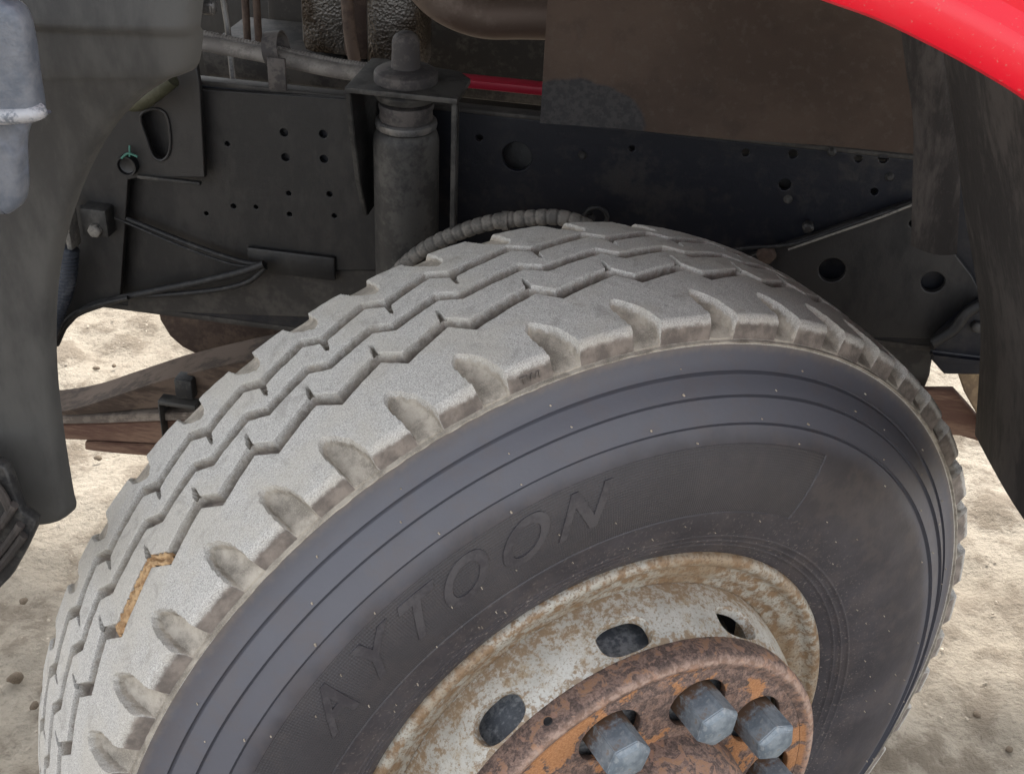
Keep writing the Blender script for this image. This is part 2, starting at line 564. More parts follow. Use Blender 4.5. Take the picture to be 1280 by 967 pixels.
M_EXH = dusty('bronzed_exhaust_steel', (0.0816, 0.0561, 0.0433), (0.1224, 0.0918, 0.0739), (0.4, 0.7), 9, 0.62, 0.45, bump=0.06)
M_ENG = dusty('engine_iron', (0.0210, 0.0192, 0.0180), (0.0600, 0.0540, 0.0480), (0.45, 0.7), 12, 0.75)
M_RUSTY = dusty('brown_rusted_steel', (0.0440, 0.0275, 0.0209), (0.0853, 0.0578, 0.0429), (0.4, 0.68), 14, 0.8, dark=(0.05, 0.033, 0.026))
M_LEAF = dusty('dirty_spring_steel', (0.040, 0.026, 0.018), (0.095, 0.066, 0.048), (0.40, 0.66), 10, 0.9, streak=(0.5, 1, 2))
M_LEAFT = dusty('dusty_top_spring_leaf', (0.10, 0.08, 0.066), (0.20, 0.165, 0.135), (0.4, 0.66), 14, 0.85)
M_LEAFR = dusty('rusted_spring_steel', (0.0880, 0.0440, 0.0304), (0.1600, 0.0960, 0.0640), (0.40, 0.66), 14, 0.8, streak=(0.3, 1, 2))
M_TANM = dusty('tan_muddy_steel', (0.1600, 0.1120, 0.0680), (0.2880, 0.2080, 0.1200), (0.4, 0.66), 12, 0.85, dark=(0.09, 0.06, 0.04))
M_DIRT = dusty('orange_dried_mud', (0.30, 0.175, 0.085), (0.47, 0.31, 0.165), (0.4, 0.65), 70, 0.95, bump=0.5)
M_CLOD = dusty('dark_earth_clod', (0.085, 0.062, 0.042), (0.19, 0.145, 0.10), (0.4, 0.65), 30, 0.95, bump=0.4)
M_PEB = dusty('pale_pebble', (0.28, 0.235, 0.18), (0.44, 0.38, 0.30), (0.4, 0.65), 30, 0.9, bump=0.3)
M_LET = dusty('lettering_rubber', (0.034, 0.031, 0.036), (0.058, 0.054, 0.058), (0.4, 0.68), 30, 0.5)
M_TWI = dusty('dusty_moulded_mark', (0.10, 0.086, 0.077), (0.17, 0.148, 0.13), (0.4, 0.66), 60, 0.85)
M_OLIVE = dusty('olive_plastic', (0.0270, 0.0270, 0.0126), (0.0504, 0.0486, 0.0288), (0.4, 0.65), 30, 0.6)
M_GREEN = NT('faded_green_paint').out((0.03, 0.12, 0.09), 0.6)
def make_foil():
    t = NT('crinkled_heat_foil')
    v = t.n('ShaderNodeTexVoronoi')
    v.inputs['Scale'].default_value = 210
    t.l(t.co, v.inputs['Vector'])
    n = t.noise(14, 5, 0.6)
    c = t.mix(t.ramp(n, 0.42, 0.6), (0.115, 0.105, 0.095), (0.04, 0.03, 0.022))
    return t.out(c, 0.38, 0.75, ((v.outputs[0], 0.6, 0.0025), (t.noise(160, 4, 0.6), 0.6, 0.003)), 0.5)
M_FOIL = make_foil()

# ------------------------------------------------------------------ ground
def ground():
    n = 260
    xs = np.concatenate([np.linspace(-60, -4, 30)[:-1], np.linspace(-4, 4, n), np.linspace(4, 60, 30)[1:]])
    ys = np.concatenate([np.linspace(-60, -2, 24)[:-1], np.linspace(-2, 5, 230), np.linspace(5, 80, 34)[1:]])
    X, Y = np.meshgrid(xs, ys, indexing='ij')
    from mathutils import noise as mn
    Z = np.zeros_like(X)
    for i in range(X.shape[0]):
        for j in range(X.shape[1]):
            if abs(X[i, j]) < 4.5 and -2.5 < Y[i, j] < 5.5:
                p = Vector((X[i, j], Y[i, j], 0.3))
                Z[i, j] = 0.024 * mn.noise(p * 1.7) + 0.018 * mn.noise(p * 5.1) + 0.015 * mn.noise(p * 12) + 0.009 * mn.noise(p * 27)
    a, b = X.shape
    v = np.stack([X, Y, Z], -1).reshape(-1, 3)
    idx = np.arange(a * b).reshape(a, b)
    f = np.stack([idx[:-1, :-1], idx[1:, :-1], idx[1:, 1:], idx[:-1, 1:]], -1).reshape(-1, 4)
    me = mesh(v.tolist(), f.tolist())
    o = link('ground', me, M_SAND, angle=180)
    o['kind'] = 'structure'
ground()

# ------------------------------------------------------------------ the truck
truck = empty('truck', (0, 0, 0))
truck['label'] = 'red truck seen at its steered front wheel, dusty tyre under an open wheel arch'
truck['category'] = 'truck'

STEER = R(37.5)
wheel = empty('wheel', (0, 0, 0.552), truck, STEER)

# ---- tyre -------------------------------------------------------------
TIPS = [-66.47, -59.73, -52.35, -44.36, -37.32, -30.49, -23.38, -16.38, -8.78, 0.11, 9.21, 17.94, 25.0, 31.5, 38.0, 44.6, 51.6, 59.9, 67.8, 75.8, 83.9, 91.2, 97.6, 104.1]
PEAK = [-65.35, -58.5, -50.0, -42.8, -35.98, -28.92, -21.93, -14.87, -5.76, 3.05, 11.39] + [t + 1.7 for t in TIPS[11:]]
def extend(a):
    a = list(a)
    while a[0] > -170:
        a.insert(0, a[0] - 7.2)
    while a[-1] < 176:
        a.append(a[-1] + 7.2)
    return a
TIPS, PEAK = extend(TIPS), extend(PEAK)
YC = 0.150
def crown(y):
    return 0.5535 - 0.68 * (y - YC) ** 2 - np.where(y > 0.19, 1.1 * (y - 0.19) ** 2, 0)
def zig(th, delta, ypk, yq, dq=1.95):
    kx, ky = [], []
    for p in PEAK:
        kx += [p + delta, p + delta + dq]
        ky += [ypk, yq]
    return np.interp(th, kx, ky)
# smooth sidewall profile r -> y
_SW = [(0.519, 0.0275), (0.506, 0.0260), (0.494, 0.0210), (0.476, 0.0070), (0.452, -0.0040), (0.432, -0.0120), (0.410, -0.0180),
       (0.385, -0.0210), (0.360, -0.0205), (0.335, -0.0155), (0.318, -0.0090), (0.306, -0.0030), (0.298, 0.0010), (0.290, 0.0060)]
_swc = catmull([(a, b, 0) for a, b in _SW], 10)
_swr = np.array([p.x for p in _swc])[::-1]
_swy = np.array([p.y for p in _swc])[::-1]
RING = [0.494, 0.476, 0.452]
def side_y(r):
    r = np.asarray(r, float)
    y = np.interp(r, _swr, _swy)
    for L, up in ((0.494, 0.519), (0.476, 0.494), (0.452, 0.476)):
        m = (r >= L) & (r < up)
        y = y - np.where(m, 0.0036 * np.clip(1 - (r - L) / 0.022, 0, 1), 0)
        y = y + 0.0030 * np.clip(1 - np.abs(r - (L - 0.0019)) / 0.0018, 0, 1) ** 0.6
    for L in (0.3245, 0.3165, 0.309):
        y = y - 0.0011 * np.exp(-((r - L) / 0.0013) ** 2)
    return y
def panel_mask(th, r):
    endl = -66 + (r - 0.36) * 60
    endr = 30.0 + (r - 0.40) * 10
    return ((r > 0.3585) & (r < 0.4315) & (th > endl) & (th < endr)).astype(float)

def sd_poly(px, py, poly):
    """signed distance (negative inside) of points to a polygon"""
    d = np.full(px.shape, 1e9)
    s = np.ones(px.shape)
    n = len(poly)
    for i in range(n):
        ax, ay = poly[i]
        bx, by = poly[i - 1]
        ex, ey = bx - ax, by - ay
        wx, wy = px - ax, py - ay
        t = np.clip((wx * ex + wy * ey) / (ex * ex + ey * ey), 0, 1)
        d = np.minimum(d, (wx - ex * t) ** 2 + (wy - ey * t) ** 2)
        c1, c2, c3 = py >= ay, py < by, ex * wy > ey * wx
        flip = (c1 & c2 & c3) | (~c1 & ~c2 & ~c3)
        s = np.where(flip, -s, s)
    return s * np.sqrt(d)

def fnoise(x, y, seed=0):
    r = np.random.RandomState(seed)
    out = np.zeros(np.broadcast(x, y).shape)
    for k in range(10):
        a, b, p = r.uniform(-1, 1), r.uniform(-1, 1), r.uniform(0, 6.28)
        out = out + np.sin(a * x + b * y + p)
    return out / 10

def build_tyre():
    keys = []
    for p in PEAK:
        for dl in (0.0, 1.1, 2.0):
            keys += [p + dl, p + dl + 1.95]
        for e in (-0.24, -0.13, 0.13, 0.24):
            keys += [p + e, p + 2.0 + 1.95 + e]
    keys = [k for k in keys if -104 < k < 112]
    grid = np.concatenate([np.arange(-180, -104, 1.0), np.arange(-104, 112, 0.15), np.arange(112, 180, 1.0)])
    th = []
    ks = sorted(keys)
    allv = sorted([(k, 1) for k in ks] + [(g, 0) for g in grid])
    kk = np.array(ks)
    for v, isk in allv:
        if not isk and np.abs(kk - v).min() < 0.05:
            continue
        if th and v - th[-1] < 0.02:
            continue
        th.append(v)
    th = np.array(th)
    # groove edges
    wob = 0.0007 * fnoise(th * 3.1, th * 0, 3) + 0.0005 * fnoise(th * 9.7, th * 0, 33)
    g = {}
    g['1a'] = zig(th, 0.0, 0.1130, 0.0940) + wob
    g['1b'] = zig(th, 0.15, 0.1290, 0.1108) - wob
    g['2a'] = zig(th, 1.1, 0.1560, 0.1425) + wob
    g['2b'] = zig(th, 1.2, 0.1698, 0.1558) - wob
    g['3a'] = zig(th, 2.0, 0.1975, 0.1820) + wob
    g['3b'] = zig(th, 2.1, 0.2122, 0.1967) - wob
    C0, A0, C1, A1 = 0.033, 0.0285, 0.2575, 0.262
    rows_r, rows_y, rows_d, rows_s, tag = [], [], [], [], []
    def row(r, y, dirt=0.0, side=0.0, kind='top'):
        rows_r.append(np.broadcast_to(r, th.shape).astype(float))
        rows_y.append(np.broadcast_to(y, th.shape).astype(float))
        rows_d.append(np.broadcast_to(dirt, th.shape).astype(float))
        rows_s.append(np.broadcast_to(side, th.shape).astype(float))
        tag.append(kind)
    # sidewall from the bead outward
    rs = list(np.linspace(0.290, 0.300, 5)) + list(np.linspace(0.302, 0.330, 40)) + list(np.linspace(0.3325, 0.3570, 9))
    rs += [0.3580, 0.3590] + list(np.linspace(0.3620, 0.4290, 22)) + [0.4310, 0.4320]
    for a, b in ((0.434, 0.452), (0.452, 0.476), (0.476, 0.494), (0.494, 0.5165)):
        seg = list(np.linspace(a, b, 11))
        if a > 0.44:
            seg = [a - 0.0042, a - 0.0038, a - 0.0033, a - 0.0026, a - 0.0019, a - 0.0011, a - 0.0005, a - 0.0001, a + 0.0002] + list(np.linspace(a, b, 11))[1:]
        rs += [q for q in seg if not (abs(q - b) < 1e-6 and b < 0.51)]
    rs = sorted(rs)
    for r in rs:
        y = side_y(r)
        pm = panel_mask(th, r)
        row(r, y + pm * 0.0009 + 0.0004 * fnoise(th * 0.3, r * 200, 8), 0, 0, 'wall')
    nwall = len(rs)
    # moulding flash ridge at the tread edge
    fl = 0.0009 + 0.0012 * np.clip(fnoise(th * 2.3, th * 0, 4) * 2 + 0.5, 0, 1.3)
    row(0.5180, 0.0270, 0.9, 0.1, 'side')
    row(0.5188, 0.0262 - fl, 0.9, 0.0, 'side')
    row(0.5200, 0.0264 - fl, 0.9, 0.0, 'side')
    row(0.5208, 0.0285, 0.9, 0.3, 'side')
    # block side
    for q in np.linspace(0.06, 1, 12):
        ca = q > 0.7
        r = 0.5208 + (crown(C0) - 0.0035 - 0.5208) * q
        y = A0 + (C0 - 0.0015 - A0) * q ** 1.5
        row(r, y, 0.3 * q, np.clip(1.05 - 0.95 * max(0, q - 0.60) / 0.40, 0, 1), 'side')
    row(crown(C0) - 0.0012, C0 + 0.0005, 0.1, 0.05, 'shoulder')
    def rib(a, b, n, kind, ea=True, eb=True):
        w_ = b - a
        offs = []
        if ea:
            offs += [('a', 0.0, 0.0006), ('a', 0.0008, 0.0001), ('a', 0.0022, 0.0)]
        for q in np.linspace(0, 1, n + 2)[1:-1]:
            offs.append(('f', q, 0.0))
        if eb:
            offs += [('b', 0.0022, 0.0), ('b', 0.0008, 0.0001), ('b', 0.0, 0.0006)]
        for k, q, dr in offs:
            if k == 'a':
                y = a + q
            elif k == 'b':
                y = b - q
            else:
                lo = a + (0.0022 if ea else 0.0)
                hi = b - (0.0022 if eb else 0.0)
                y = lo + (hi - lo) * q
            row(crown(y) - dr, y, 0.12 if dr > 0.0004 else 0, 0, kind)
    def groove(a, b, depth=0.0135):
        w_ = b - a
        for q, dd in ((0.03, 0.28), (0.09, 0.80), (0.17, 1.0), (0.83, 1.0), (0.91, 0.80), (0.97, 0.28)):
            y = a + w_ * q
            row(crown(y) - depth * dd, y, 1.0 if dd > 0.9 else 0.62 if dd > 0.5 else 0.45, 0.85 if dd > 0.9 else 0.62 if dd > 0.5 else 0.30, 'groove')  # side value browns walls and floor, painting groove shade over the tan dirt
    rib(np.full_like(th, C0 + 0.001), g['1a'], 44, 'shoulder', ea=False)
    groove(g['1a'], g['1b'])
    rib(g['1b'], g['2a'], 16, 'rib2')
    groove(g['2a'], g['2b'], 0.0120)
    rib(g['2b'], g['3a'], 16, 'rib3')
    groove(g['3a'], g['3b'])
    rib(g['3b'], np.full_like(th, C1 - 0.001), 30, 'shoulder2', eb=False)
    row(crown(C1) - 0.0012, C1 - 0.0005, 0.1, 0.05, 'shoulder2')
    for q in np.linspace(1, 0.06, 8):
        row(0.5208 + (crown(C1) - 0.0035 - 0.5208) * q, A1 + (C1 + 0.0015 - A1) * q ** 1.5, 0.3, 0.6, 'side2')
    for r in (0.519, 0.505, 0.485, 0.46, 0.43, 0.40, 0.37, 0.34, 0.315, 0.30, 0.29):
        row(r, 0.2905 - np.interp(r, _swr, _swy), 0, 0, 'inner')
    Rr, Yy, Dd, Ss = (np.array(q) for q in (rows_r, rows_y, rows_d, rows_s))
    tag = np.array(tag)
    TH = np.broadcast_to(th, Rr.shape)
    # scallops at both shoulders
    S = 0.55 * np.pi / 180
    base = [(-0.45, 0.0650), (-0.05, 0.0735), (0.40, 0.0755), (1.30, 0.0680), (2.20, 0.0570), (2.85, 0.0380), (2.95, 0.0200), (2.95, -0.05), (0.05, -0.05), (0.05, 0.0200), (-0.10, 0.0370), (-0.35, 0.0530)]
    near = np.isin(tag, ['shoulder', 'side'])
    far = np.isin(tag, ['shoulder2', 'side2'])
    rs_ = np.random.RandomState(5)
    for idx, off, flip in ((near, 0.0, False), (far, 3.2, True)):
        rr, yy, tt = Rr[idx], Yy[idx], TH[idx]
        dd, ss = Dd[idx], Ss[idx]
        ym = 0.2905 - yy if flip else yy
        for i, tp in enumerate(TIPS):
            nxt = TIPS[i + 1] - tp if i + 1 < len(TIPS) else 7.2
            sc = 0.75 + 0.25 * nxt / 7.1
            jit = rs_.uniform(-0.12, 0.12)
            if tp < -110 or tp > 114:
                continue
            u = (tt - tp - off - jit)
            if flip:
                u = 2.6 - u
            sel = (u > -2) & (u < 5.5)
            poly = [(a * sc * S * 1.0, b) for a, b in base]
            d = sd_poly(u[sel] * S, ym[sel], poly)
            d = d + 0.0006 * fnoise(u[sel] * 4 + i, ym[sel] * 900, 11)
            m = np.clip((0.0002 - d) / 0.0015, 0, 1)
            m = m * m * (3 - 2 * m)
            k = np.clip((ym[sel] - 0.026) / 0.048, 0, 1)
            deep = np.clip(-d / 0.010, 0, 1)
            floor = 0.5205 + (0.5415 - 0.5205) * k ** 0.62 - 0.0035 * np.sqrt(deep) * k ** 0.3
            new = np.minimum(rr[sel], floor if not flip else 0.55 * rr[sel] + 0.45 * floor)
            rr[sel] = rr[sel] + (new - rr[sel]) * m
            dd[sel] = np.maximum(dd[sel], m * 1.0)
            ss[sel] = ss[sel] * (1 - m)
        Rr[idx], Dd[idx], Ss[idx] = rr, dd, ss
    # sipes cut into ribs 2 and 3
    for kind, edge, sgn, dl in (('rib2', g['1b'], 1, 0.05), ('rib3', g['3a'], -1, 2.0 + 1.95)):
        idx = tag == kind
        rr, yy, tt, dd = Rr[idx], Yy[idx], TH[idx], Dd[idx]
        for p in PEAK:
            u = tt - (p + dl)
            dist = sgn * (yy - np.broadcast_to(edge, yy.shape))
            wid = 0.26 * np.clip(1.25 - dist / 0.014, 0, 1)
            m = (np.abs(u - sgn * dist * 12) < wid) & (dist < 0.0145)
            rr[m] -= 0.0085
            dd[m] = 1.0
        Rr[idx], Dd[idx] = rr, dd
    # wear: slight unevenness of the worn surface
    tread_rows = np.isin(tag, ['shoulder', 'rib2', 'rib3', 'shoulder2', 'groove'])
    Rr[tread_rows] += 0.0006 * fnoise(TH[tread_rows] * 1.3, Yy[tread_rows] * 260, 21) + 0.0004 * fnoise(TH[tread_rows] * 6, Yy[tread_rows] * 800, 22)
    t = np.radians(TH)
    V = np.stack([Rr * np.sin(t), Yy, Rr * np.cos(t)], -1)
    nr, nc = Rr.shape
    idx = np.arange(nr * nc).reshape(nr, nc)
    a = idx[:-1, :]
    b = idx[1:, :]
    F = np.stack([a, np.roll(a, -1, 1), np.roll(b, -1, 1), b], -1).reshape(-1, 4)
    me = bpy.data.meshes.new('tyre')
    me.vertices.add(nr * nc)
    me.vertices.foreach_set('co', V.reshape(-1).astype(np.float32))
    me.loops.add(F.size)
    me.loops.foreach_set('vertex_index', F.reshape(-1).astype(np.int32))
    me.polygons.add(len(F))
    me.polygons.foreach_set('loop_start', (np.arange(len(F)) * 4).astype(np.int32))
    me.polygons.foreach_set('loop_total', np.full(len(F), 4, np.int32))
    rowmat = np.array([1 if q in ('wall', 'inner') else 0 for q in tag])
    fm = np.repeat(np.minimum(rowmat[:-1], rowmat[1:]), nc)
    me.polygons.foreach_set('material_index', fm.astype(np.int32))
    me.update(calc_edges=True)
    PM = np.zeros(Rr.shape)
    wi = tag == 'wall'
    PM[wi] = panel_mask(TH[wi], Rr[wi])
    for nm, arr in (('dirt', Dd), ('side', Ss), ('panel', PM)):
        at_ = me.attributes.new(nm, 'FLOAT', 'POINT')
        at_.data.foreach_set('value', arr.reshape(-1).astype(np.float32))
    me.validate()
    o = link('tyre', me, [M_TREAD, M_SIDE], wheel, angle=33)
    me.update()
    return o, th, g
tyre, TH_, G_ = build_tyre()

# raised lettering moulded on the sidewall panel
def letters():
    spec = [('A', -49.6), ('Y', -41.6), ('T', -34.3), ('O', -26.9), ('O', -18.0), ('N', -9.4)]
    for ch, cth in spec:
        cu = bpy.data.curves.new('t', 'FONT')
        cu.body = ch
        cu.align_x = 'CENTER'
        cu.size = 1.0
        cu.shear = 0.0
        cu.extrude = 0.02
        cu.offset = 0.010
        cu.bevel_depth = 0.012
        o = bpy.data.objects.new('tmp', cu)
        COL.objects.link(o)
        dg = bpy.context.evaluated_depsgraph_get()
        dg.update()
        me = bpy.data.meshes.new_from_object(o.evaluated_get(dg), depsgraph=dg)
        bpy.data.objects.remove(o)
        bm = bmesh.new()
        bm.from_mesh(me)
        bmesh.ops.remove_doubles(bm, verts=bm.verts, dist=1e-5)
        bmesh.ops.subdivide_edges(bm, edges=[e for e in bm.edges if e.calc_length() > 0.12], cuts=3)
        bmesh.ops.triangulate(bm, faces=bm.faces[:])
        for v in bm.verts:
            u, h, e = v.co.x, v.co.y, v.co.z
            r = 0.3835 + h * 0.0405 / 0.70
            s = (u * 0.060 + h * 0.031) / 0.40       # italic lean
            t = R(cth) + s - 0.0105 / 0.40
            y = float(side_y(r)) + 0.0009 - (0.0012 if e > 0.021 else 0.0008 if e > 0 else -0.002)
            v.co = (r * math.sin(t), y, r * math.cos(t))
        m2 = bm_mesh(bm)
        link('raised_letter', m2, M_LET, wheel, angle=30)
letters()

# small wear-bar letters on one shoulder block
def twi():
    cu = bpy.data.curves.new('t', 'FONT')
    cu.body = 'TWI'
    cu.align_x = 'CENTER'
    cu.size = 0.0105
    cu.extrude = 0.0012
    o = bpy.data.objects.new('tmp', cu)
    COL.objects.link(o)
    dg = bpy.context.evaluated_depsgraph_get()
    dg.update()
    me = bpy.data.meshes.new_from_object(o.evaluated_get(dg), depsgraph=dg)
    bpy.data.objects.remove(o)
    bm = bmesh.new()
    bm.from_mesh(me)
    for v in bm.verts:
        u, h, e = v.co
        t = R(-11.2) + u / 0.53
        r = 0.5265 + h
        y = 0.0291 - 0.0004 - (e if e > 0 else -0.001)
        v.co = (r * math.sin(t), y, r * math.cos(t))
    link('wear_mark', bm_mesh(bm), M_TWI, wheel)
twi()

# moulding nibs: thin rubber hairs on the sidewall rings and shoulder
def nibs():
    bm = bmesh.new()
    def nib(th, r, l=0.0022, q=0.0009):
        t = R(th)
        y = float(side_y(r))
        c = Vector((r * math.sin(t), y - l / 2, r * math.cos(t)))
        m = Matrix.Translation(c) @ Matrix.Rotation(R(90 + rnd.uniform(-15, 15)), 4, 'X')
        bmesh.ops.create_cone(bm, segments=6, radius1=q, radius2=q * 0.8, depth=l, cap_ends=True, matrix=m)
    for r0, step in ((0.4985, 15.0), (0.480, 12.5), (0.4555, 14.0), (0.436, 21.0)):
        th = -85 + rnd.uniform(0, 5)
        while th < 112:
            nib(th + rnd.uniform(-4, 4), r0 + rnd.uniform(-0.001, 0.001), rnd.uniform(0.001, 0.003), rnd.uniform(0.0006, 0.0011))
            th += step
    for _ in range(40):
        nib(rnd.uniform(-70, 100), rnd.uniform(0.33, 0.43), rnd.uniform(0.0012, 0.003), 0.0006)
    o = link('moulding_nib', bm_mesh(bm), M_PEB, wheel)
    o['kind'] = 'stuff'
nibs()

# orange mud wedged in the outer groove
def mud():
    v, f = [], []
    cols = np.arange(-57.1, -47.6, 0.16)
    nr = 13
    for i, t_ in enumerate(cols):
        a = float(np.interp(t_, TH_, G_['1a'])) + 0.0002
        b = float(np.interp(t_, TH_, G_['1b'])) - 0.0004
        end = min(1.0, (t_ + 57.3) / 0.6, (-47.4 - t_) / 0.7)
        for k in range(nr):
            q = k / (nr - 1)
            y = a + (b - a) * q + (0.0017 * math.sin(t_ * 6.1 + 1) + 0.0015 * math.sin(t_ * 13.7 + 2) + 0.0009 * math.sin(t_ * 31)) * (1 if k in (0, nr - 1) else 0.4)
            dip = -0.0006 + 0.0016 * q ** 2 + (1 - end) * 0.006
            crack = 0.007 * math.exp(-((q - 0.62 - 0.16 * math.sin(t_ * 2.1)) / 0.10) ** 2) if t_ > -54.0 else 0
            r = crown(y) - dip - crack + 0.0007 * math.sin(t_ * 9.1 + q * 5) + 0.0006 * math.sin(t_ * 21 + q * 13) - (0.003 if k == 0 else 0.001 if k == nr - 1 else 0)
            t = R(t_)
            v.append((r * math.sin(t), y, r * math.cos(t)))
    for i in range(len(cols) - 1):
        for k in range(nr - 1):
            f.append((i * nr + k, i * nr + k + 1, (i + 1) * nr + k + 1, (i + 1) * nr + k))
    bm = bmesh.new()
    bm.from_mesh(mesh(v, f))
    link('dried_mud', bm_mesh(bm), M_DIRT, wheel, angle=170)
mud()

# ---- rim ------------------------------------------------------------------
flange_prof = [(0.262, 0.120), (0.285, 0.060), (0.2935, 0.022), (0.2950, 0.010), (0.2950, 0.004), (0.2940, 0.0005), (0.2915, -0.0025), (0.2880, -0.0040), (0.2845, -0.0038),
               (0.2815, -0.0022), (0.2792, 0.0005), (0.2775, 0.0040), (0.2750, 0.0070), (0.2715, 0.0085), (0.2660, 0.0092), (0.2610, 0.0110), (0.2570, 0.0138), (0.2530, 0.0160), (0.2490, 0.0170), (0.2452, 0.0178), (0.2440, 0.0190), (0.2430, 0.0400)]
link('rim_flange', lathe(flange_prof, 220), M_FLANGE, wheel, angle=60)

# disc with ten oval vents
def disc():
    bm = bmesh.new()
    tA, tB = 0.0185, -0.0492          # y at the outer and inner edge of the cone
    def rad(y):
        q = (y - tB) / (tA - tB)
        return 0.2268 + 0.0176 * q + 0.0028 * math.sin(math.pi * q) * (1 if q < 1 else 0)
    c0 = -39.3
    N = 48
    for s in range(10):
        c = c0 + 36 * s
        # outline of the sector rectangle and of the slot, matched by angle
        hw, hy = 0.0285, 0.0172
        cy = -0.0280
        W = R(18) * 0.235
        loops = []
        inner, outer = [], []
        for k in range(N):
            a = 2 * math.pi * k / N
            ca, sa = math.cos(a), math.sin(a)
            e = 2 / 2.7
            inner.append((hw * math.copysign(abs(ca) ** e, ca), hy * math.copysign(abs(sa) ** e, sa)))
        for k in range(N):
            a = 2 * math.pi * k / N
            ca, sa = math.cos(a), math.sin(a)
            m = max(abs(ca), abs(sa))
            x = W * ca / m
            yy = sa / m
            y = (tA - cy) * yy if yy > 0 else (cy - tB) * yy
            outer.append((x, y))
        def pt(x, y, off=0.0):
            t = R(c) + x / 0.235
            r = rad(cy + y) - off
            return (r * math.sin(t), cy + y + off * 0.25, r * math.cos(t))
        rings = []
        for off, sc in ((0.011, 1.0), (0.0015, 1.0), (0.0, 1.04)):
            rings.append([bm.verts.new(pt(x * sc, y * sc, off)) for x, y in inner])
        for q in (0.12, 0.28, 0.46, 0.64, 0.82, 1.0):
            rings.append([bm.verts.new(pt(1.04 * i[0] + (o[0] - 1.04 * i[0]) * q, 1.04 * i[1] + (o[1] - 1.04 * i[1]) * q)) for i, o in zip(inner, outer)])
        for A, B in zip(rings, rings[1:]):
            for k in range(N):
                k2 = (k + 1) % N
                bm.faces.new((A[k], A[k2], B[k2], B[k]))
    bmesh.ops.remove_doubles(bm, verts=bm.verts, dist=2e-4)
    me = bm_mesh(bm)
    va = me.attributes.new('vent', 'FLOAT', 'POINT')
    vals = []
    for v in me.vertices:
        a = (math.degrees(math.atan2(v.co.x, v.co.z)) - c0 + 18) % 36 - 18
        d = math.hypot(R(a) * 0.235 / hw, (v.co.y - cy) / hy)
        vals.append(max(0.0, min(1.0, (1.36 - d) / 0.34)))
    va.data.foreach_set('value', vals)
    link('wheel_disc', me, M_RIM, wheel, angle=50)
disc()

# brake drum behind the vents
link('brake_drum', lathe([(0.10, -0.055), (0.165, -0.056), (0.184, -0.054), (0.190, -0.050), (0.192, -0.040), (0.193, -0.034), (0.203, -0.030), (0.206, -0.024), (0.207, 0.05), (0.212, 0.055), (0.212, 0.14)], 120), M_DRUM, wheel, angle=50)

# rusted hub plate with ten nut holes
NUT0 = 18.5
def hub_plate():
    prof = [(0.2268, -0.046), (0.2282, -0.050), (0.2286, -0.060), (0.2284, -0.0690), (0.2272, -0.0735), (0.2245, -0.0768), (0.2205, -0.0783), (0.2165, -0.0778), (0.2135, -0.0763), (0.2110, -0.0750), (0.2085, -0.0742)]
    ring = lathe(prof, 200)
    holes = []
    for k in range(10):
        t = R(NUT0 + 36 * k)
        cx, cy = 0.1655 * math.sin(t), 0.1655 * math.cos(t)
        # slightly oval along the bolt circle
        pts = []
        for q in range(28):
            a = 2 * math.pi * q / 28
            u, v = 0.0345 * math.cos(a), 0.0300 * math.sin(a)
            pts.append((cx + u * math.cos(t) + v * math.sin(t), cy - u * math.sin(t) + v * math.cos(t)))
        holes.append(pts)
    face = plate2d(circle2(0, 0, 0.2087, 120), holes + [circle2(0, 0, 0.118, 60)], 0.009, 0.0012)
    face.transform(Matrix(((1, 0, 0, 0), (0, 0, 1, -0.0742 + 0.0045), (0, 1, 0, 0), (0, 0, 0, 1))))
    me = join(ring, face)
    ed = me.attributes.new('ridge', 'FLOAT', 'POINT')
    vals = []
    for v in me.vertices:
        r = math.hypot(v.co.x, v.co.z)
        vals.append(max(0.0, 1 - abs(r - 0.2215) / 0.0055) if v.co.y < -0.066 else 0.0)
    ed.data.foreach_set('value', vals)
    fa = me.attributes.new('face', 'FLOAT', 'POINT')
    fa.data.foreach_set('value', [1.0 if math.hypot(v.co.x, v.co.z) < 0.214 else 0.0 for v in me.vertices])
    link('hub_plate', me, M_RUST, wheel, angle=45)
    # dark collared disc on the plate's edge, painting a drilled hole's shade
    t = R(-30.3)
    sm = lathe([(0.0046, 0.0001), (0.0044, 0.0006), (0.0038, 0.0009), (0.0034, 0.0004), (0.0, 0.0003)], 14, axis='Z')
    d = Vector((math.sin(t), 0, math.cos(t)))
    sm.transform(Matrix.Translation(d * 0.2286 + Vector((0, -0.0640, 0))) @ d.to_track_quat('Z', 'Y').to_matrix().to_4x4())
    link('dark_hole_disc', sm, M_CABLE, wheel)
    hc = lathe([(0.125, -0.060), (0.122, -0.085), (0.118, -0.110), (0.108, -0.122), (0.06, -0.128), (0.0, -0.128)], 64)
    link('hub_cap', hc, M_RUST, wheel)
hub_plate()

nut_me = hexprism(0.0250, 0.040, 0.1140, 0.0055, 0.0012)
for k in (9, 0, 1, 2, 3, 4, 5, 6, 7, 8):
    t = R(NUT0 + 36 * k)
    me = nut_me if k == 9 else nut_me
    if not nut_me.materials:
        o = link('lug_nut', nut_me, M_NUT, wheel, angle=25)
    else:
        o = bpy.data.objects.new('lug_nut', nut_me)
        COL.objects.link(o)
        o.parent = wheel
    # local Z of the nut -> outward (-Y)
    spin = {9: 12, 0: 22, 1: 38, 2: 5, 8: 50}.get(k, 17 * k)
    o.matrix_local = Matrix.Translation((0.1655 * math.sin(t), 0, 0.1655 * math.cos(t))) @ Matrix.Rotation(R(90), 4, 'X') @ Matrix.Rotation(R(spin), 4, 'Z')

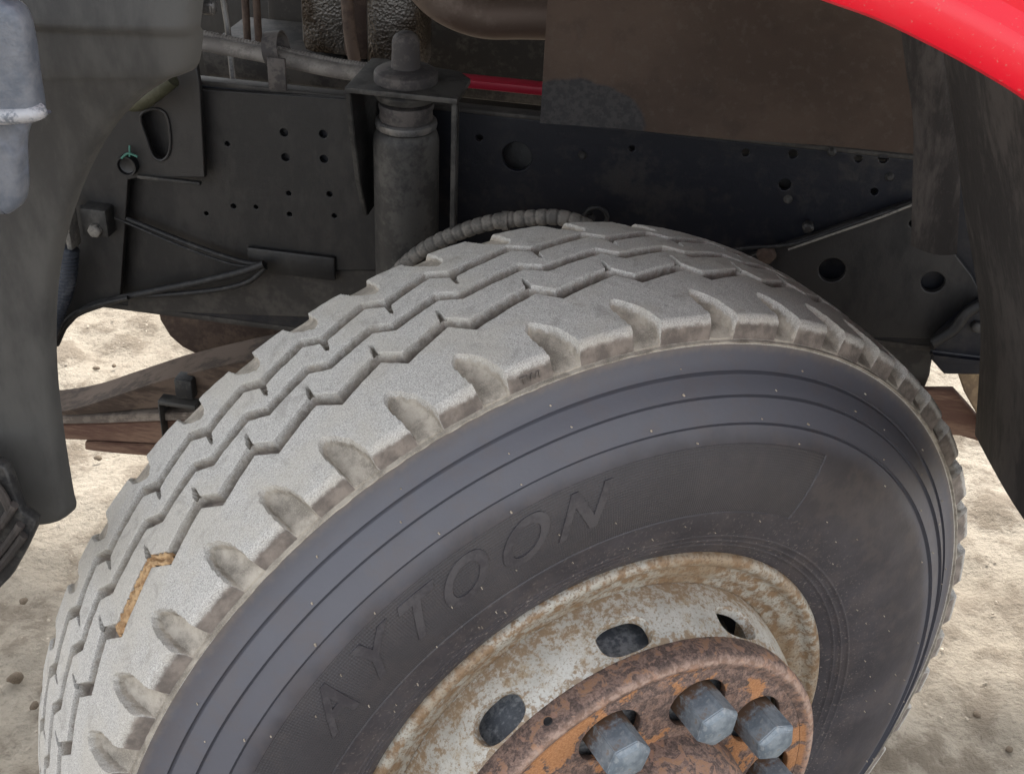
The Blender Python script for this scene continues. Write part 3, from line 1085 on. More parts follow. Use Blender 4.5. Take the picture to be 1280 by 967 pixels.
# ---- chassis rail --------------------------------------------------------------
YR = 0.62
def rail():
    rl = empty('chassis_rail', (0, 0, 0), truck)
    zt, zb = 1.053, 0.690
    def hole(px, py, rpx):
        v = at(px, py, YR)
        s = (at(px + rpx, py, YR) - v).length
        return circle2(v.x, v.z, s, 18)
    H = [(355, 166, 5), (404, 168, 5), (357, 197, 5), (405, 199, 5), (284, 180, 3), (361, 242, 3), (412, 243, 3.5), (362, 268, 3), (418, 270, 3), (292, 258, 3.2), (258, 267, 2.6), (320, 259, 2.6),
         (599, 173, 4.5), (646, 196, 19), (790, 186, 4), (932, 191, 5), (991, 193, 6), (981, 231, 8), (1073, 199, 5), (1104, 199, 6), (1093, 240, 5)]
    web = plate_xz([(-1.35, zb), (-0.15, zb), (0.12, 0.792), (1.1, 0.792), (1.1, zt), (-1.35, zt)], YR, 0.008, [hole(*h) for h in H if h[0] > 425], 0.001)
    link('hole_backing', box(-1.35, 1.1, YR + 0.035, YR + 0.043, 0.80, zt - 0.035, 0.001), M_RAIL, rl)  # unperforated plate added behind the web to keep its holes dark
    # the left third of the web carries its own holes in the doubler plate
    link('web_plate', web, M_RAILB, rl)
    link('top_flange', box(-1.35, 1.1, YR + 0.001, YR + 0.024, zt - 0.001, zt + 0.006, 0.002), M_FLANGEB, rl)
    link('bottom_flange', box(-1.35, -0.15, YR - 0.001, YR + 0.085, zb - 0.009, zb + 0.0005, 0.002), M_FLANGEB, rl)
    link('bottom_flange', box(0.12, 1.1, YR - 0.001, YR + 0.060, 0.783, 0.7925, 0.002), M_FLANGEB, rl)
    # doubler plate bolted over the web, left of the shock absorber
    Yd = YR - 0.010
    p = pxz([(95, 108), (250, 112), (432, 124), (470, 128), (478, 338), (345, 338), (325, 341), (290, 357), (232, 371), (160, 374), (95, 382)], Yd)
    dh = []
    for h in H:
        if h[0] <= 425:
            v = at(h[0], h[1], Yd)
            s = (at(h[0] + h[2], h[1], Yd) - v).length
            dh.append(circle2(v.x, v.z, s, 16))
    link('doubler_plate', plate_xz(p, Yd, 0.009, dh, 0.001), M_RAIL, rl)
    # lower skirt of the rail under the doubler
    p = pxz([(160, 372), (330, 338), (480, 338), (600, 346), (600, 404), (160, 388)], YR - 0.004)
    link('lower_skirt', plate_xz(p, YR - 0.004, 0.0035, (), 0.0008), M_FLANGEB, rl)
    # raised weld boss at the foot of the doubler
    a, b = at(310, 306, Yd), at(330, 338, Yd)
    link('weld_boss', box(a.x, at(420, 320, Yd).x, Yd - 0.008, Yd + 0.001, b.z, a.z, 0.004), M_RAIL, rl)
    # right hand gusset plate with two round holes
    Yg = YR - 0.020
    hs = []
    for (px, py, rp) in ((1040, 338, 17), (1166, 353, 15), (1141, 280, 5)):
        v = at(px, py, Yg)
        s = (at(px + rp, py, Yg) - v).length
        hs.append(circle2(v.x, v.z, s, 24))
    p = pxz([(930, 322), (1010, 296), (1144, 250), (1180, 300), (1215, 345), (1232, 380), (1225, 402), (1180, 424), (1050, 420), (930, 390)], Yg)
    link('gusset_plate', plate_xz(p, Yg, 0.010, hs, 0.0015), M_RAIL, rl)
    for (px, py, rp) in ((958, 316, 13), (1010, 282, 8), (735, 272, 10)):
        v = at(px, py, Yg - 0.001)
        s = (at(px + rp, py, Yg) - v).length
        me = hexprism(s, 0.0, 0.013, 0.003)
        me.transform(Matrix.Translation((v.x, Yg, v.z)) @ Matrix.Rotation(R(90), 4, 'X'))
        link('bolt', me, M_RUSTY if px == 958 else M_RAIL, rl, angle=25)
    for (px, py, rp) in ((728, 194, 6), (1112, 221, 5), (985, 249, 6), (1040, 190, 4)):
        v = at(px, py, YR)
        me = lathe([(0.0, 0.006), (0.003, 0.0058), (0.0048, 0.004), (0.006, 0.0)], 12, axis='Z')
        me.transform(Matrix.Translation((v.x, YR, v.z)) @ Matrix.Rotation(R(90), 4, 'X'))
        link('rivet', me, M_SHOCK, rl)
    return rl
rail_o = rail()
far = empty('chassis_rail', (0, 0, 0), truck)  # unseen far rail, added to block low sun from the tyre
link('web_plate', box(-1.6, 1.5, 1.45, 1.46, 0.69, 1.053, 0.002), M_RAIL, far)
link('bottom_flange', box(-1.6, 1.5, 1.375, 1.45, 0.68, 0.69, 0.002), M_RAIL, far)

# cables clipped to the rail
def cable(name, pts, y, r, mat, parent=truck):
    P = []
    for p in pts:
        yy = p[2] if len(p) > 2 else y
        P.append(at(p[0], p[1], yy))
    return link(name, tube(catmull(P, 10), r, 10), mat, parent)
cable('brake_line', [(880, 318), (930, 310), (990, 305), (1050, 286), (1100, 268), (1145, 256)], 0.592, 0.0028, M_CABLE)
cable('brake_line', [(985, 312), (1040, 293), (1100, 272), (1160, 248)], 0.586, 0.0016, M_HOSEG)
cable('wiring_cable', [(95, 252), (130, 262), (180, 282), (240, 306), (300, 326), (333, 331)], 0.590, 0.004, M_CABLE)
cable('wiring_cable', [(100, 258), (150, 275), (220, 305), (290, 330), (330, 333)], 0.585, 0.0022, M_CABLE)
cable('wiring_cable', [(330, 330), (300, 340), (250, 352), (190, 364), (140, 376), (90, 396), (70, 430)], 0.580, 0.0055, M_CABLE)
cable('wiring_cable', [(332, 334), (310, 352), (270, 362), (210, 368), (150, 372), (105, 386), (72, 420)], 0.584, 0.004, M_CABLE)
cable('wiring_cable', [(160, 372), (110, 385), (80, 405), (60, 445)], 0.570, 0.0035, M_CABLE)

# ---- shock absorber -------------------------------------------------------------
def shock():
    ys = 0.545
    sh = empty('shock_absorber', (0, 0, 0), truck)
    c = at(508, 200, ys)
    def zz(py):
        return at(508, py, ys).z
    px = (at(560, 200, ys) - at(460, 200, ys)).length / 100
    T = Matrix.Translation((c.x, ys, 0))
    def part(name, prof, mat):
        me = lathe([(r * px, zz(py)) for r, py in prof], 48, axis='Z')
        me.transform(T)
        return link(name, me, mat, sh, angle=35)
    part('shock_tube', [(0, 400), (39, 400), (39.5, 300), (39.5, 175), (38.5, 169), (36, 162), (34, 160), (0, 160)], M_SHOCK)
    part('dust_ring', [(32, 160), (36, 158), (37, 154), (36.5, 150), (34, 148), (31, 148)], M_STEEL)
    part('lower_bushing', [(30, 150), (32, 146), (31, 138), (33, 132), (32, 128), (20, 127)], M_RUBBER)
    part('lower_ring', [(30, 124), (35, 122), (38.5, 116), (39, 113), (37, 110.5), (33, 109), (30, 108)], M_SHOCK)
    part('upper_bushing', [(31, 112), (33, 108), (33.5, 105), (36.5, 103), (37.5, 100), (37.5, 92), (36, 88.5), (32, 86), (20, 84), (15, 83)], M_RUBBER)
    part('stud_cap', [(18.5, 90), (18, 86), (17, 80), (16.5, 70), (16, 55), (15.5, 50), (13.5, 45), (9, 41), (0, 40)], M_RUBBER)
    # folded bracket round the top of the absorber
    a, b = at(432, 118, 0.50), at(572, 128, 0.50)
    zt = (a.z + b.z) / 2 + 0.004
    hole_ = circle2(c.x, ys, 0.012, 16)
    top = plate2d([(a.x, 0.497), (b.x, 0.497), (b.x, 0.575), (b.x - 0.02, 0.600), (a.x + 0.02, 0.619), (a.x, 0.619)], [hole_], 0.007, 0.001)
    top.transform(Matrix.Translation((0, 0, zt)))
    link('bracket_top', top, M_SHOCK, sh)
    zb = at(570, 300, 0.50).z
    def side(x, sgn, zlow):
        bm = bmesh.new()
        yz = [(0.497, zt - 0.0037), (0.619, zt - 0.0037), (0.619, zlow - 0.02), (0.560, zlow - 0.02), (0.530, zlow + 0.04), (0.507, zt - 0.05)]
        if sgn > 0:
            yz = [(0.497, zt - 0.0037), (0.512, zt - 0.0037), (0.512, zlow - 0.02), (0.497, zlow - 0.02)]
        v0 = [bm.verts.new((x - 0.0035, y, z)) for y, z in yz]
        v1 = [bm.verts.new((x + 0.0035, y, z)) for y, z in yz]
        bm.faces.new(v0)
        bm.faces.new(v1[::-1])
        for i in range(len(yz)):
            j = (i + 1) % len(yz)
            bm.faces.new((v0[i], v1[i], v1[j], v0[j]))
        bmesh.ops.recalc_face_normals(bm, faces=bm.faces)
        bmesh.ops.bevel(bm, geom=bm.edges[:], offset=0.0012, segments=2, affect='EDGES')
        link('bracket_side', bm_mesh(bm), M_SHOCK, sh)
    side(a.x + 0.0035, -1, at(435, 275, 0.50).z)
    side(b.x - 0.0035, 1, zb)
shock()

# ---- conduits over the rail with their clip -----------------------------------------
def ribbed(name, P, r, pitch, amp, mat, parent, seg=18, sharp=False):
    pts = resample(catmull(P, 20), pitch / (14 if sharp else 6))
    if sharp:
        return link(name, tube(pts, lambda s: r - amp * (0.5 + 0.5 * math.cos(2 * math.pi * s / pitch)) ** 7, seg), mat, parent, angle=170)
    return link(name, tube(pts, lambda s: r + amp * math.cos(2 * math.pi * s / pitch), seg), mat, parent, angle=170)
yc = 0.66
ribbed('conduit', [at(p[0], p[1], yc) for p in ((180, 30), (245, 42), (330, 60), (430, 80), (520, 90))], 0.0062, 0.0042, 0.0004, M_HOSE, truck)
link('conduit', tube(catmull([at(p[0], p[1], yc - 0.012) for p in ((180, 44), (245, 53), (330, 69), (430, 90), (500, 95))], 10), 0.0105, 18), M_HOSE, truck)
cl = empty('conduit_clip', (0, 0, 0), truck)
a, b = at(347, 70, yc), at(349, 112, YR)
clip = lathe([(0.0225, -0.011), (0.0245, -0.011), (0.0245, 0.011), (0.0225, 0.011), (0.0225, -0.011)], 32, axis='Z')
clip.transform(Matrix.Translation(at(345, 62, yc - 0.004)) @ Matrix.Rotation(R(-10), 4, 'Y') @ Matrix.Rotation(R(90), 4, 'Y'))
link('clip_band', clip, M_RUBBER, cl)
a2 = at(335, 74, YR - 0.004)
b2 = at(360, 113, YR - 0.004)
link('clip_strap', box(a2.x, b2.x, YR - 0.010, YR - 0.004, b2.z, a2.z + 0.004, 0.002), M_RUBBER, cl)
link('thin_rod', tube([at(276, -20, 0.72), at(284, 30, 0.72), at(292, 105, 0.70)], 0.0042, 12), M_STEEL, truck)

# ---- engine bay behind the rail ------------------------------------------------------
eng = empty('engine', (0, 0, 0), truck)
link('engine_block', box(-0.80, 0.95, 1.22, 1.60, 0.85, 1.85, 0.02), M_ENG, eng)
def slab(name, px0, py0, px1, py1, y, th, mat, parent, bev=0.006):
    a, b = at(px0, py0, y), at(px1, py1, y)
    return link(name, box(min(a.x, b.x), max(a.x, b.x), y, y + th, min(a.z, b.z), max(a.z, b.z), bev), mat, parent)
slab('manifold_cover', 368, -60, 446, 76, 0.98, 0.12, M_FOIL, eng, 0.02)
slab('heat_shield', 452, -60, 524, 104, 0.94, 0.10, M_FOIL, eng, 0.02)
slab('cylinder_housing', 424, -60, 462, 78, 0.96, 0.10, M_RUSTY, eng, 0.012)
for px in (308, 322):
    link('push_rod', tube([at(px - 4, -40, 0.93), at(px + 2, 60, 0.93)], 0.006, 12), M_RUSTY, eng)
link('bleed_pipe', tube([at(432, -20, 0.92), at(437, 40, 0.92), at(444, 80, 0.92)], 0.010, 12), M_RUSTY, eng)
slab('lower_housing', 250, 60, 480, 120, 0.99, 0.2, M_ENG, eng, 0.01)
link('exhaust_pipe', tube(catmull([at(490, -95, 0.86), at(515, -50, 0.86), at(550, -5, 0.86), at(600, 18, 0.86), at(660, 20, 0.86), at(760, 22, 0.86)], 14), 0.0335, 32), M_EXH, truck)
a, b = at(500, 92, 0.80), at(735, 100, 0.80)
link('red_bar', box(a.x, b.x, 0.80, 0.83, a.z - 0.0125, a.z + 0.0005, 0.003), M_REDIN, truck)

# ---- brown rubber flap in front of the rail on the right ----------------------------------
def flap():
    yb = 0.56
    top = [(684, -70), (760, -70), (900, -70), (1020, -70), (1125, -70)]
    bot = [(675, 154), (770, 161), (900, 173), (1030, 182), (1147, 193)]
    nx, nz = 40, 26
    tp = catmull([at(p[0], p[1], yb) for p in top], 10)
    bp = catmull([at(p[0], p[1], yb) for p in bot], 10)
    v, f = [], []
    for i in range(len(tp)):
        for k in range(nz):
            q = k / (nz - 1)
            p = bp[i].lerp(tp[i], q)
            u = i / (len(tp) - 1)
            p.y += q * (0.016 * math.sin(u * 6 + 0.5) + 0.02 + 0.006 * math.sin(u * 17 + q * 3))
            p.y -= 0.09 * max(0, u - 0.9) * q
            v.append(p)
    for i in range(len(tp) - 1):
        for k in range(nz - 1):
            f.append((i * nz + k, (i + 1) * nz + k, (i + 1) * nz + k + 1, i * nz + k + 1))
    bm = bmesh.new()
    bm.from_mesh(mesh(v, f))
    bmesh.ops.solidify(bm, geom=bm.faces[:], thickness=0.005)
    fl = link('rubber_flap', bm_mesh(bm), M_LINER, truck, angle=40)
flap()

# ---- inner liner on the right -----------------------------------------------------------
def strip(name, left, right, yl, yr, mat, n=8, th=0.006, bulge=0.0):
    """upright sheet between two pixel polylines on planes yl and yr"""
    L = catmull([at(p[0], p[1], p[2] if len(p) > 2 else yl) for p in left], n)
    Q = catmull([at(p[0], p[1], p[2] if len(p) > 2 else yr) for p in right], n)
    m = 10
    v, f = [], []
    for i in range(len(L)):
        for k in range(m + 1):
            q = k / m
            p = L[i].lerp(Q[i], q)
            p.y -= bulge * math.sin(math.pi * q)
            v.append(p)
    for i in range(len(L) - 1):
        for k in range(m):
            a = i * (m + 1) + k
            f.append((a, a + 1, a + m + 2, a + m + 1))
    bm = bmesh.new()
    bm.from_mesh(mesh(v, f))
    bmesh.ops.solidify(bm, geom=bm.faces[:], thickness=th)
    return link(name, bm_mesh(bm), mat, truck, angle=45)
strip('liner_post', [(1122, -60), (1135, 60), (1147, 150), (1146, 230), (1144, 305)], [(1185, -60), (1190, 60), (1200, 150), (1200, 230), (1196, 315)], 0.50, 0.46, M_POST, bulge=0.012)
strip('inner_liner', [(1172, -60), (1186, 60), (1200, 160), (1212, 260), (1232, 400), (1225, 543)], [(1290, -60), (1310, 60), (1330, 200), (1340, 350), (1345, 500), (1330, 700)], 0.44, 0.02, M_POST, n=10, bulge=0.03)

# ---- red fender -------------------------------------------------------------------------
def fender():
    y0 = -0.26
    arch_px = [(700, -170), (860, -62), (1020, -2), (1100, 27), (1180, 66), (1240, 99), (1285, 128), (1345, 176), (1400, 240), (1440, 330), (1465, 440), (1478, 560)]
    P = catmull([at(p[0], p[1], y0) for p in arch_px], 8)
    # extend the arch to the left over the wheel
    c = []
    for i, p in enumerate(P):
        d = (P[min(i + 1, len(P) - 1)] - P[max(i - 1, 0)]).normalized()
        nrm = Vector((-d.z, 0, d.x))
        if nrm.z < 0:
            nrm = -nrm
        c.append((p, nrm))
    sec = [(0.000, 0.030), (-0.001, 0.004), (0.001, 0.0005), (0.004, -0.001), (0.012, -0.0015), (0.022, -0.0005), (0.0255, 0.001), (0.030, 0.006), (0.034, 0.009), (0.045, 0.009), (0.08, 0.012), (0.14, 0.022), (0.25, 0.045)]
    v, f = [], []
    m = len(sec)
    for p, nrm in c:
        for h, yy in sec:
            v.append(p + nrm * h + Vector((0, yy, 0)))
    for i in range(len(c) - 1):
        for k in range(m - 1):
            f.append((i * m + k, i * m + k + 1, (i + 1) * m + k + 1, (i + 1) * m + k))
    bm = bmesh.new()
    bm.from_mesh(mesh(v, f))
    me = bm_mesh(bm)
    link('red_fender', me, M_RED, truck, angle=24)
    # body above the arch, out of the picture but shading the engine bay
    link('cab_body', box(-1.7, 1.5, -0.19, 2.30, 1.84, 3.6, 0.04), M_RED, truck)
    link('cab_underside', box(-1.7, 1.5, -0.18, 2.28, 1.79, 1.838, 0.01), M_ENG, truck)
fender()

# ---- grey mudguard on the left ------------------------------------------------------------
def mudguard():
    y0 = -0.10
    edge = [(246, -40), (245, 20), (244, 60), (236, 92), (205, 105), (166, 131), (131, 170), (101, 224), (78, 288), (65, 350), (61, 410), (63, 480), (72, 555), (83, 622), (87, 640), (82, 650), (66, 655), (46, 656)]
    left = [(-120, -40), (-120, 20), (-120, 40), (-120, 92), (-120, 105), (-120, 131), (-120, 170), (-120, 224), (-120, 288), (-120, 350), (-120, 410), (-120, 480), (-120, 555), (-110, 622), (-100, 640), (-90, 650), (-60, 655), (-40, 656)]
    E = catmull([at(p[0], p[1], y0) for p in edge], 5)
    L = catmull([at(p[0], p[1], y0 - 0.04) for p in left], 5)
    fr = [0, 0.015, 0.035, 0.06, 0.1, 0.2, 0.35, 0.5, 0.7, 0.85, 1.0]
    v, f = [], []
    zc = at(200, 36, y0).z
    for i in range(len(E)):
        for q in fr:
            p = E[i].lerp(L[i], q)
            p.y += 0.014 * math.exp(-q / 0.018) - 0.0
            if p.z > zc:
                p.y += (p.z - zc) * 0.30
                p.y -= 0.006
            v.append(p)
    m = len(fr)
    for i in range(len(E) - 1):
        for k in range(m - 1):
            f.append((i * m + k, i * m + k + 1, (i + 1) * m + k + 1, (i + 1) * m + k))
    bm = bmesh.new()
    bm.from_mesh(mesh(v, f))
    bmesh.ops.solidify(bm, geom=bm.faces[:], thickness=0.006)
    link('mudguard', bm_mesh(bm), M_MUD, truck, angle=80)
    # ragged rubber skirt hanging at the lower left
    p = pxz([(-140, 560), (-20, 575), (6, 585), (16, 612), (26, 640), (44, 652), (42, 664), (30, 690), (12, 722), (-10, 745), (-140, 800)], -0.16)
    link('rubber_skirt', plate_xz(p, -0.16, 0.012, (), 0.002), M_CABLE, truck)
    for k, (x0, y1, x2, y3) in enumerate(((-30, 738, 30, 668), (-30, 720, 26, 655), (-30, 690, 18, 630), (-20, 590, 14, 640))):
        link('skirt_rib', tube(catmull([at(x0, y1, -0.163), at((x0 + x2) / 2 + 4, (y1 + y3) / 2, -0.165), at(x2, y3, -0.163)], 6), 0.004, 8), M_POST, truck)
    # bolted plated bracket at the top corner
    br = empty('corner_bracket', (0, 0, 0), truck)
    a, b = at(222, -40, -0.07), at(252, 22, -0.07)
    link('bracket_block', box(a.x, b.x, -0.08, -0.05, b.z, a.z, 0.004), M_STEEL, br)
    a, b = at(224, 18, -0.075), at(238, 32, -0.075)
    link('bracket_tongue', box(a.x, b.x, -0.078, -0.06, b.z, a.z, 0.003), M_STEEL, br)
    me = hexprism(0.0065, 0, 0.010, 0.002)
    me.transform(Matrix.Translation(at(254, 8, -0.065)) @ Matrix.Rotation(R(90), 4, 'Y'))
    link('bolt', me, M_STEEL, br)
mudguard()

# ---- grey cast step at the far left -----------------------------------------------------------
def step():
    y0 = -0.30
    out = [(-150, -60), (-10, -60), (6, -8), (25, 3), (37, 20), (44, 50), (49, 90), (55, 128), (55, 143), (48, 152), (32, 158), (26, 165), (21, 185), (22, 215), (23, 245), (18, 262), (8, 270), (-10, 272), (-150, 276)]
    p = pxz(smooth2(out, 3), y0 + 0.012)
    bm = bmesh.new()
    bm.from_mesh(plate_xz(p, y0, 0.018, (), 0.005))
    zc = at(40, 135, y0).z
    zl = at(40, 158, y0).z
    for v in bm.verts:
        if v.co.z < zl:
            v.co.y += 0.012
    me = bm_mesh(bm)
    link('side_step', me, M_STEP, truck, angle=50)
    # rolled bead along the lower edge of the upper plate
    link('step_bead', tube(catmull([at(-150, 150, y0 + 0.002), at(-20, 147, y0 + 0.002), at(20, 145, y0 + 0.002), at(42, 142, y0 + 0.003), at(51, 138, y0 + 0.008)], 6), lambda q: 0.0048, 12), M_WORN, truck)
step()

# ---- bracket, hoses and spring below the left end ----------------------------------------------------
def left_gear():
    # dark hanger plate with a long rounded opening
    yh = 0.585
    slot = pxz(smooth2([(176, 145), (192, 136), (207, 142), (213, 165), (212, 190), (203, 200), (192, 195), (184, 175)], 4), yh)
    p = pxz([(60, 130), (120, 90), (245, 80), (250, 112), (256, 222), (175, 222), (160, 225), (150, 380), (100, 390), (60, 420)], yh)
    hp = link('hanger_plate', plate_xz(p, yh, 0.010, [slot], 0.0015), M_RAIL, truck)
    lip = [(v[0], yh - 0.001, v[1]) for v in slot]
    link('slot_lip', tube(lip + [lip[0]], 0.0022, 8, caps=False), M_RAIL, hp)
    a, b = at(172, 220, yh - 0.003), at(250, 223, yh - 0.003)
    link('plate_edge', box(a.x, b.x, yh - 0.006, yh + 0.002, a.z - 0.003, a.z + 0.002, 0.001), M_SHOCK, hp)
    # olive pipe elbow and round fitting
    link('pipe_elbow', tube(catmull([at(150, 125, 0.57), at(172, 128, 0.55), at(190, 118, 0.54), at(215, 98, 0.54)], 8), 0.012, 20), M_OLIVE, truck)
    ft = lathe([(0.0, -0.004), (0.009, -0.005), (0.011, -0.006), (0.0125, -0.010), (0.0145, -0.010), (0.0155, -0.006), (0.0155, 0.004)], 28)
    ft.transform(Matrix.Translation(at(161, 205, yh)))
    link('hose_fitting', ft, M_RAIL, truck)
    mk = tube(catmull([at(152, 198, yh - 0.011), at(160, 192, yh - 0.011), at(172, 196, yh - 0.011)], 6), 0.0016, 8)
    link('paint_mark', join(mk, tube([at(162, 182, yh - 0.004), at(162, 196, yh - 0.009)], 0.0014, 8)), M_GREEN, truck)
    # bolted clamp block
    yb = 0.56
    a, b = at(98, 260, yb), at(136, 298, yb)
    cb = link('clamp_block', box(a.x, b.x, yb, yb + 0.03, b.z, a.z, 0.003), M_SHOCK, truck)
    me = hexprism(0.0105, 0, 0.010, 0.003)
    me.transform(Matrix.Translation(at(120, 287, yb)) @ Matrix.Rotation(R(90), 4, 'X'))
    link('bolt', me, M_HOSEG, cb)
    a, b = at(74, 258, 0.54), at(91, 315, 0.54)
    link('hose_socket', box(a.x, b.x, 0.54, 0.57, b.z, a.z, 0.004), M_HOSEG, truck)
    ribbed('air_hose', [at(p[0], p[1], 0.54) for p in ((86, 312), (84, 340), (78, 368), (66, 400), (52, 440))], 0.0135, 0.0062, 0.0016, M_HOSEB, truck)
    ribbed('air_hose', [at(p[0], p[1], 0.56) for p in ((70, 318), (66, 350), (58, 390), (40, 430))], 0.009, 0.005, 0.001, M_HOSEB, truck)
    # cross beam seen under the rail, with a curved cut at its left
    yx = 0.84
    p = pxz([(196, 380), (200, 400), (212, 420), (228, 434), (244, 442), (262, 455), (300, 540), (560, 560), (560, 370), (196, 370)], yx)
    link('cross_beam', plate_xz(p, yx, 0.16, (), 0.003), M_RUSTY, truck)
left_gear()

def leaf_pack():
    lp = empty('leaf_spring', (0, 0, 0), truck)
    y0, y1 = 0.62, 0.70
    def leaf(top, bot, mat, a=y0, b=y1, first=False):
        T = catmull([at(p[0], p[1], b if first else a) for p in top], 8)
        B = catmull([at(p[0], p[1], a) for p in bot], 8)
        v, f = [], []
        n = len(T)
        for i in range(n):
            for q in (T[i], B[i]):
                v.append((q.x, a, q.z))
                v.append((q.x, b, q.z))
        for i in range(n - 1):
            k, l = i * 4, (i + 1) * 4
            f += [(k, l, l + 1, k + 1), (k, k + 2, l + 2, l), (k + 2, k + 3, l + 3, l + 2), (k + 1, l + 1, l + 3, k + 3)]
        f += [(0, 1, 3, 2), tuple((n - 1) * 4 + q for q in (0, 2, 3, 1))]
        bm = bmesh.new()
        bm.from_mesh(mesh(v, f))
        bmesh.ops.recalc_face_normals(bm, faces=bm.faces)
        bmesh.ops.bevel(bm, geom=[e for e in bm.edges if e.calc_face_angle(0) > 0.6], offset=0.0015, segments=2, affect='EDGES')
        link('leaf', bm_mesh(bm), mat, lp, angle=40)
    leaf([(-30, 494), (65, 488), (120, 480), (170, 464), (215, 449), (245, 440), (330, 420), (460, 395)], [(-30, 522), (65, 520), (120, 517), (170, 512), (215, 508), (245, 504), (330, 498), (460, 490)], M_LEAF, first=True)
    leaf([(-30, 524), (65, 522), (130, 520), (205, 517), (330, 514)], [(-30, 531), (65, 530), (130, 529), (205, 526), (330, 523)], M_LEAFT, y0 - 0.006)
    leaf([(-30, 532), (65, 531), (130, 529), (215, 526), (330, 523)], [(-30, 549), (65, 549), (130, 551), (215, 555), (330, 558)], M_LEAFR)
    leaf([(106, 552), (130, 553), (215, 557), (330, 560)], [(106, 562), (130, 565), (190, 570), (330, 577)], M_LEAFR, y0 + 0.004)
    # spring clamp
    a, b = at(197, 505, 0.60), at(206, 560, 0.60)
    link('spring_clamp', box(a.x, b.x, 0.60, 0.712, b.z, a.z, 0.002), M_SHOCK, lp)
    a, b = at(197, 500, 0.60), at(245, 512, 0.60)
    link('clamp_bar', box(a.x, b.x, 0.598, 0.71, b.z, a.z, 0.002), M_SHOCK, lp)
    a, b = at(217, 473, 0.605), at(242, 500, 0.605)
    link('dark_hole_block', box(a.x, b.x, 0.603, 0.63, b.z, a.z, 0.003), M_CABLE, lp)  # black block standing in for the darkness of a hole beside the clamp
leaf_pack()

# right hand spring shackle
def shackle():
    sk = empty('spring_shackle', (0, 0, 0), truck)
    ys = 0.575
    p = pxz([(1168, 430), (1200, 400), (1228, 380), (1300, 370), (1300, 470), (1180, 468), (1166, 452)], ys)
    link('shackle_plate', plate_xz(p, ys, 0.04, (), 0.003), M_RAILB, sk)
    st = catmull([at(1166, 428, ys - 0.01), at(1192, 412, ys - 0.01), at(1208, 392, ys - 0.01), at(1230, 378, ys - 0.01)], 6)
    link('stiffening_rib', tube(st, 0.0075, 12), M_RAIL, sk)
    me = hexprism(0.0085, 0, 0.012, 0.003)
    me.transform(Matrix.Translation(at(1221, 406, ys)) @ Matrix.Rotation(R(90), 4, 'X'))
    link('bolt', me, M_CABLE, sk)
    a, b = at(1166, 446, ys - 0.012), at(1300, 462, ys - 0.012)
    link('shackle_flange', box(a.x, b.x, ys - 0.014, ys - 0.001, b.z, a.z, 0.003), M_RAILB, sk)
    p = pxz([(1196, 464), (1300, 466), (1300, 560), (1230, 542), (1222, 520), (1205, 490)], 0.63)
    link('spring_eye_plate', plate_xz(p, 0.63, 0.02, (), 0.003), M_TANM, sk)
    p = pxz([(1110, 488), (1192, 488), (1206, 503), (1224, 524), (1300, 545), (1300, 575), (1200, 545), (1110, 540)], 0.66)
    link('spring_leaf', plate_xz(p, 0.66, 0.014, (), 0.003), M_LEAFR, sk)
    p = pxz([(1000, 405), (1168, 430), (1162, 470), (1150, 500), (1000, 500)], 0.70)
    link('hanger_web', plate_xz(p, 0.70, 0.03, (), 0.003), M_FLANGEB, sk)
shackle()

# ---- ribbed hose behind the top of the tyre --------------------------------------------------------
yh = 0.50
ribbed('ribbed_hose', [at(p[0], p[1], yh) for p in ((480, 365), (502, 335), (530, 312), (565, 294), (610, 279), (655, 273), (700, 272), (735, 284), (760, 305))], 0.0104, 0.0140, 0.0014, M_HOSEG, truck, 20, True)
ring = lathe([(0.0105, -0.004), (0.0125, -0.004), (0.0125, 0.004), (0.0105, 0.004), (0.0105, -0.004)], 24, axis='Z')
ring.transform(Matrix.Translation(at(632, 276, yh)) @ Matrix.Rotation(R(82), 4, 'Y'))
link('hose_band', ring, M_HOSEG, truck)
loop = [at(745 + 14 * math.cos(t), 272 + 13 * math.sin(t), 0.585) for t in np.linspace(0, 2 * math.pi, 28)]
link('hose_loop', tube(loop, 0.003, 10, caps=False), M_CABLE, truck)

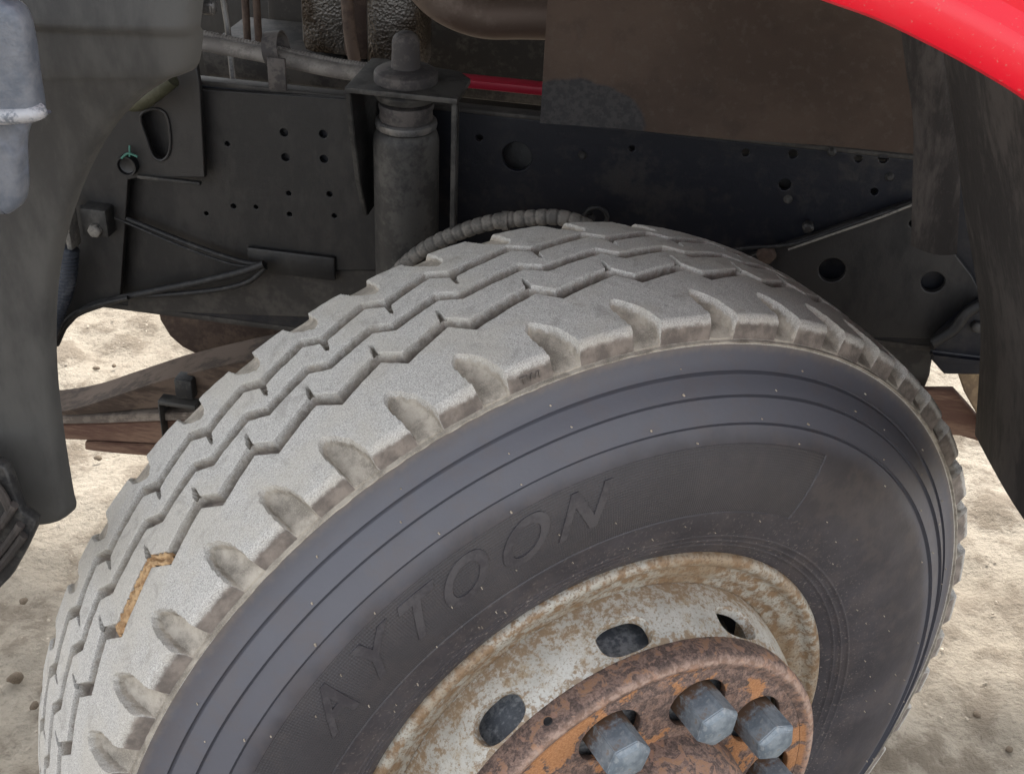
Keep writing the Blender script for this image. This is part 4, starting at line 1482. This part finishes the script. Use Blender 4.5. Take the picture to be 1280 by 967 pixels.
# ------------------------------------------------------------------ loose things on the ground
def rock(seed, r, sub=2):
    bm = bmesh.new()
    bmesh.ops.create_icosphere(bm, subdivisions=sub, radius=r)
    q = random.Random(seed)
    k = [Vector((q.uniform(-1, 1), q.uniform(-1, 1), q.uniform(-1, 1))).normalized() for _ in range(7)]
    am = [q.uniform(0.15, 0.6) for _ in k]
    for v in bm.verts:
        d = v.co.normalized()
        s = 1 - sum(a * max(0, d.dot(u) - 0.35) for a, u in zip(am, k)) + q.uniform(-0.09, 0.09)
        v.co = Vector((v.co.x * s, v.co.y * s * 0.8, v.co.z * s * 0.42))
    return bm_mesh(bm)
clods = [(20, 851, 0.022, 'largest flat dark clod on the shaded sand at the lower left'),
         (44, 882, 0.013, 'smaller dark clod just below the largest clod at the lower left'),
         (30, 752, 0.012, 'dark clod on the sand just below the hanging black rubber skirt'),
         (122, 574, 0.012, 'dark clod on the sand just below the rusty leaf spring'),
         (142, 458, 0.010, 'right one of two clods on sunlit sand seen under the frame'),
         (120, 461, 0.012, 'left one of two clods on sunlit sand seen under the frame'),
         (1248, 638, 0.005, 'tiny clod alone on the sunlit sand at the right edge'),
         (1222, 893, 0.010, 'dark clod on the sand right of the tyre, above the corner clod'),
         (1262, 938, 0.011, 'dark clod on the sand nearest the bottom right corner')]
base_me = [rock(s, 1.0) for s in range(4)]
for m in base_me:
    m.materials.append(M_CLOD)
    m.polygons.foreach_set('use_smooth', [True] * len(m.polygons))
for i, (px, py, r, lab) in enumerate(clods):
    p = atz(px, py, 0.0)
    o = bpy.data.objects.new('earth_clod', base_me[i % 4])
    COL.objects.link(o)
    o.location = (p.x, p.y, r * 0.18)
    o.scale = (r, r, r)
    o.rotation_euler = (0, 0, rnd.uniform(0, 6))
    o['label'] = lab
    o['category'] = 'clod'
    o['group'] = 'earth clods scattered on the sand'

def gravel():
    bm = bmesh.new()
    src = [rock(50 + s, 1.0, 1) for s in range(3)]
    vv, ff = [], []
    data = []
    for s in src:
        data.append(([v.co.copy() for v in s.vertices], [tuple(p.vertices) for p in s.polygons]))
    for _ in range(9000):
        x, y = rnd.uniform(-2.2, 1.5), rnd.uniform(0.0, 3.2)
        r = rnd.choice((0.0012, 0.0016, 0.002, 0.002, 0.003, 0.003, 0.004, 0.0055))
        vs_, fs_ = data[rnd.randrange(3)]
        o = len(vv)
        rot = Matrix.Rotation(rnd.uniform(0, 6.28), 3, 'Z')
        for c in vs_:
            vv.append(rot @ c * r + Vector((x, y, r * 0.3)))
        ff += [tuple(i + o for i in f) for f in fs_]
    o = link('gravel', mesh(vv, ff), M_PEB)
    o['kind'] = 'stuff'
gravel()
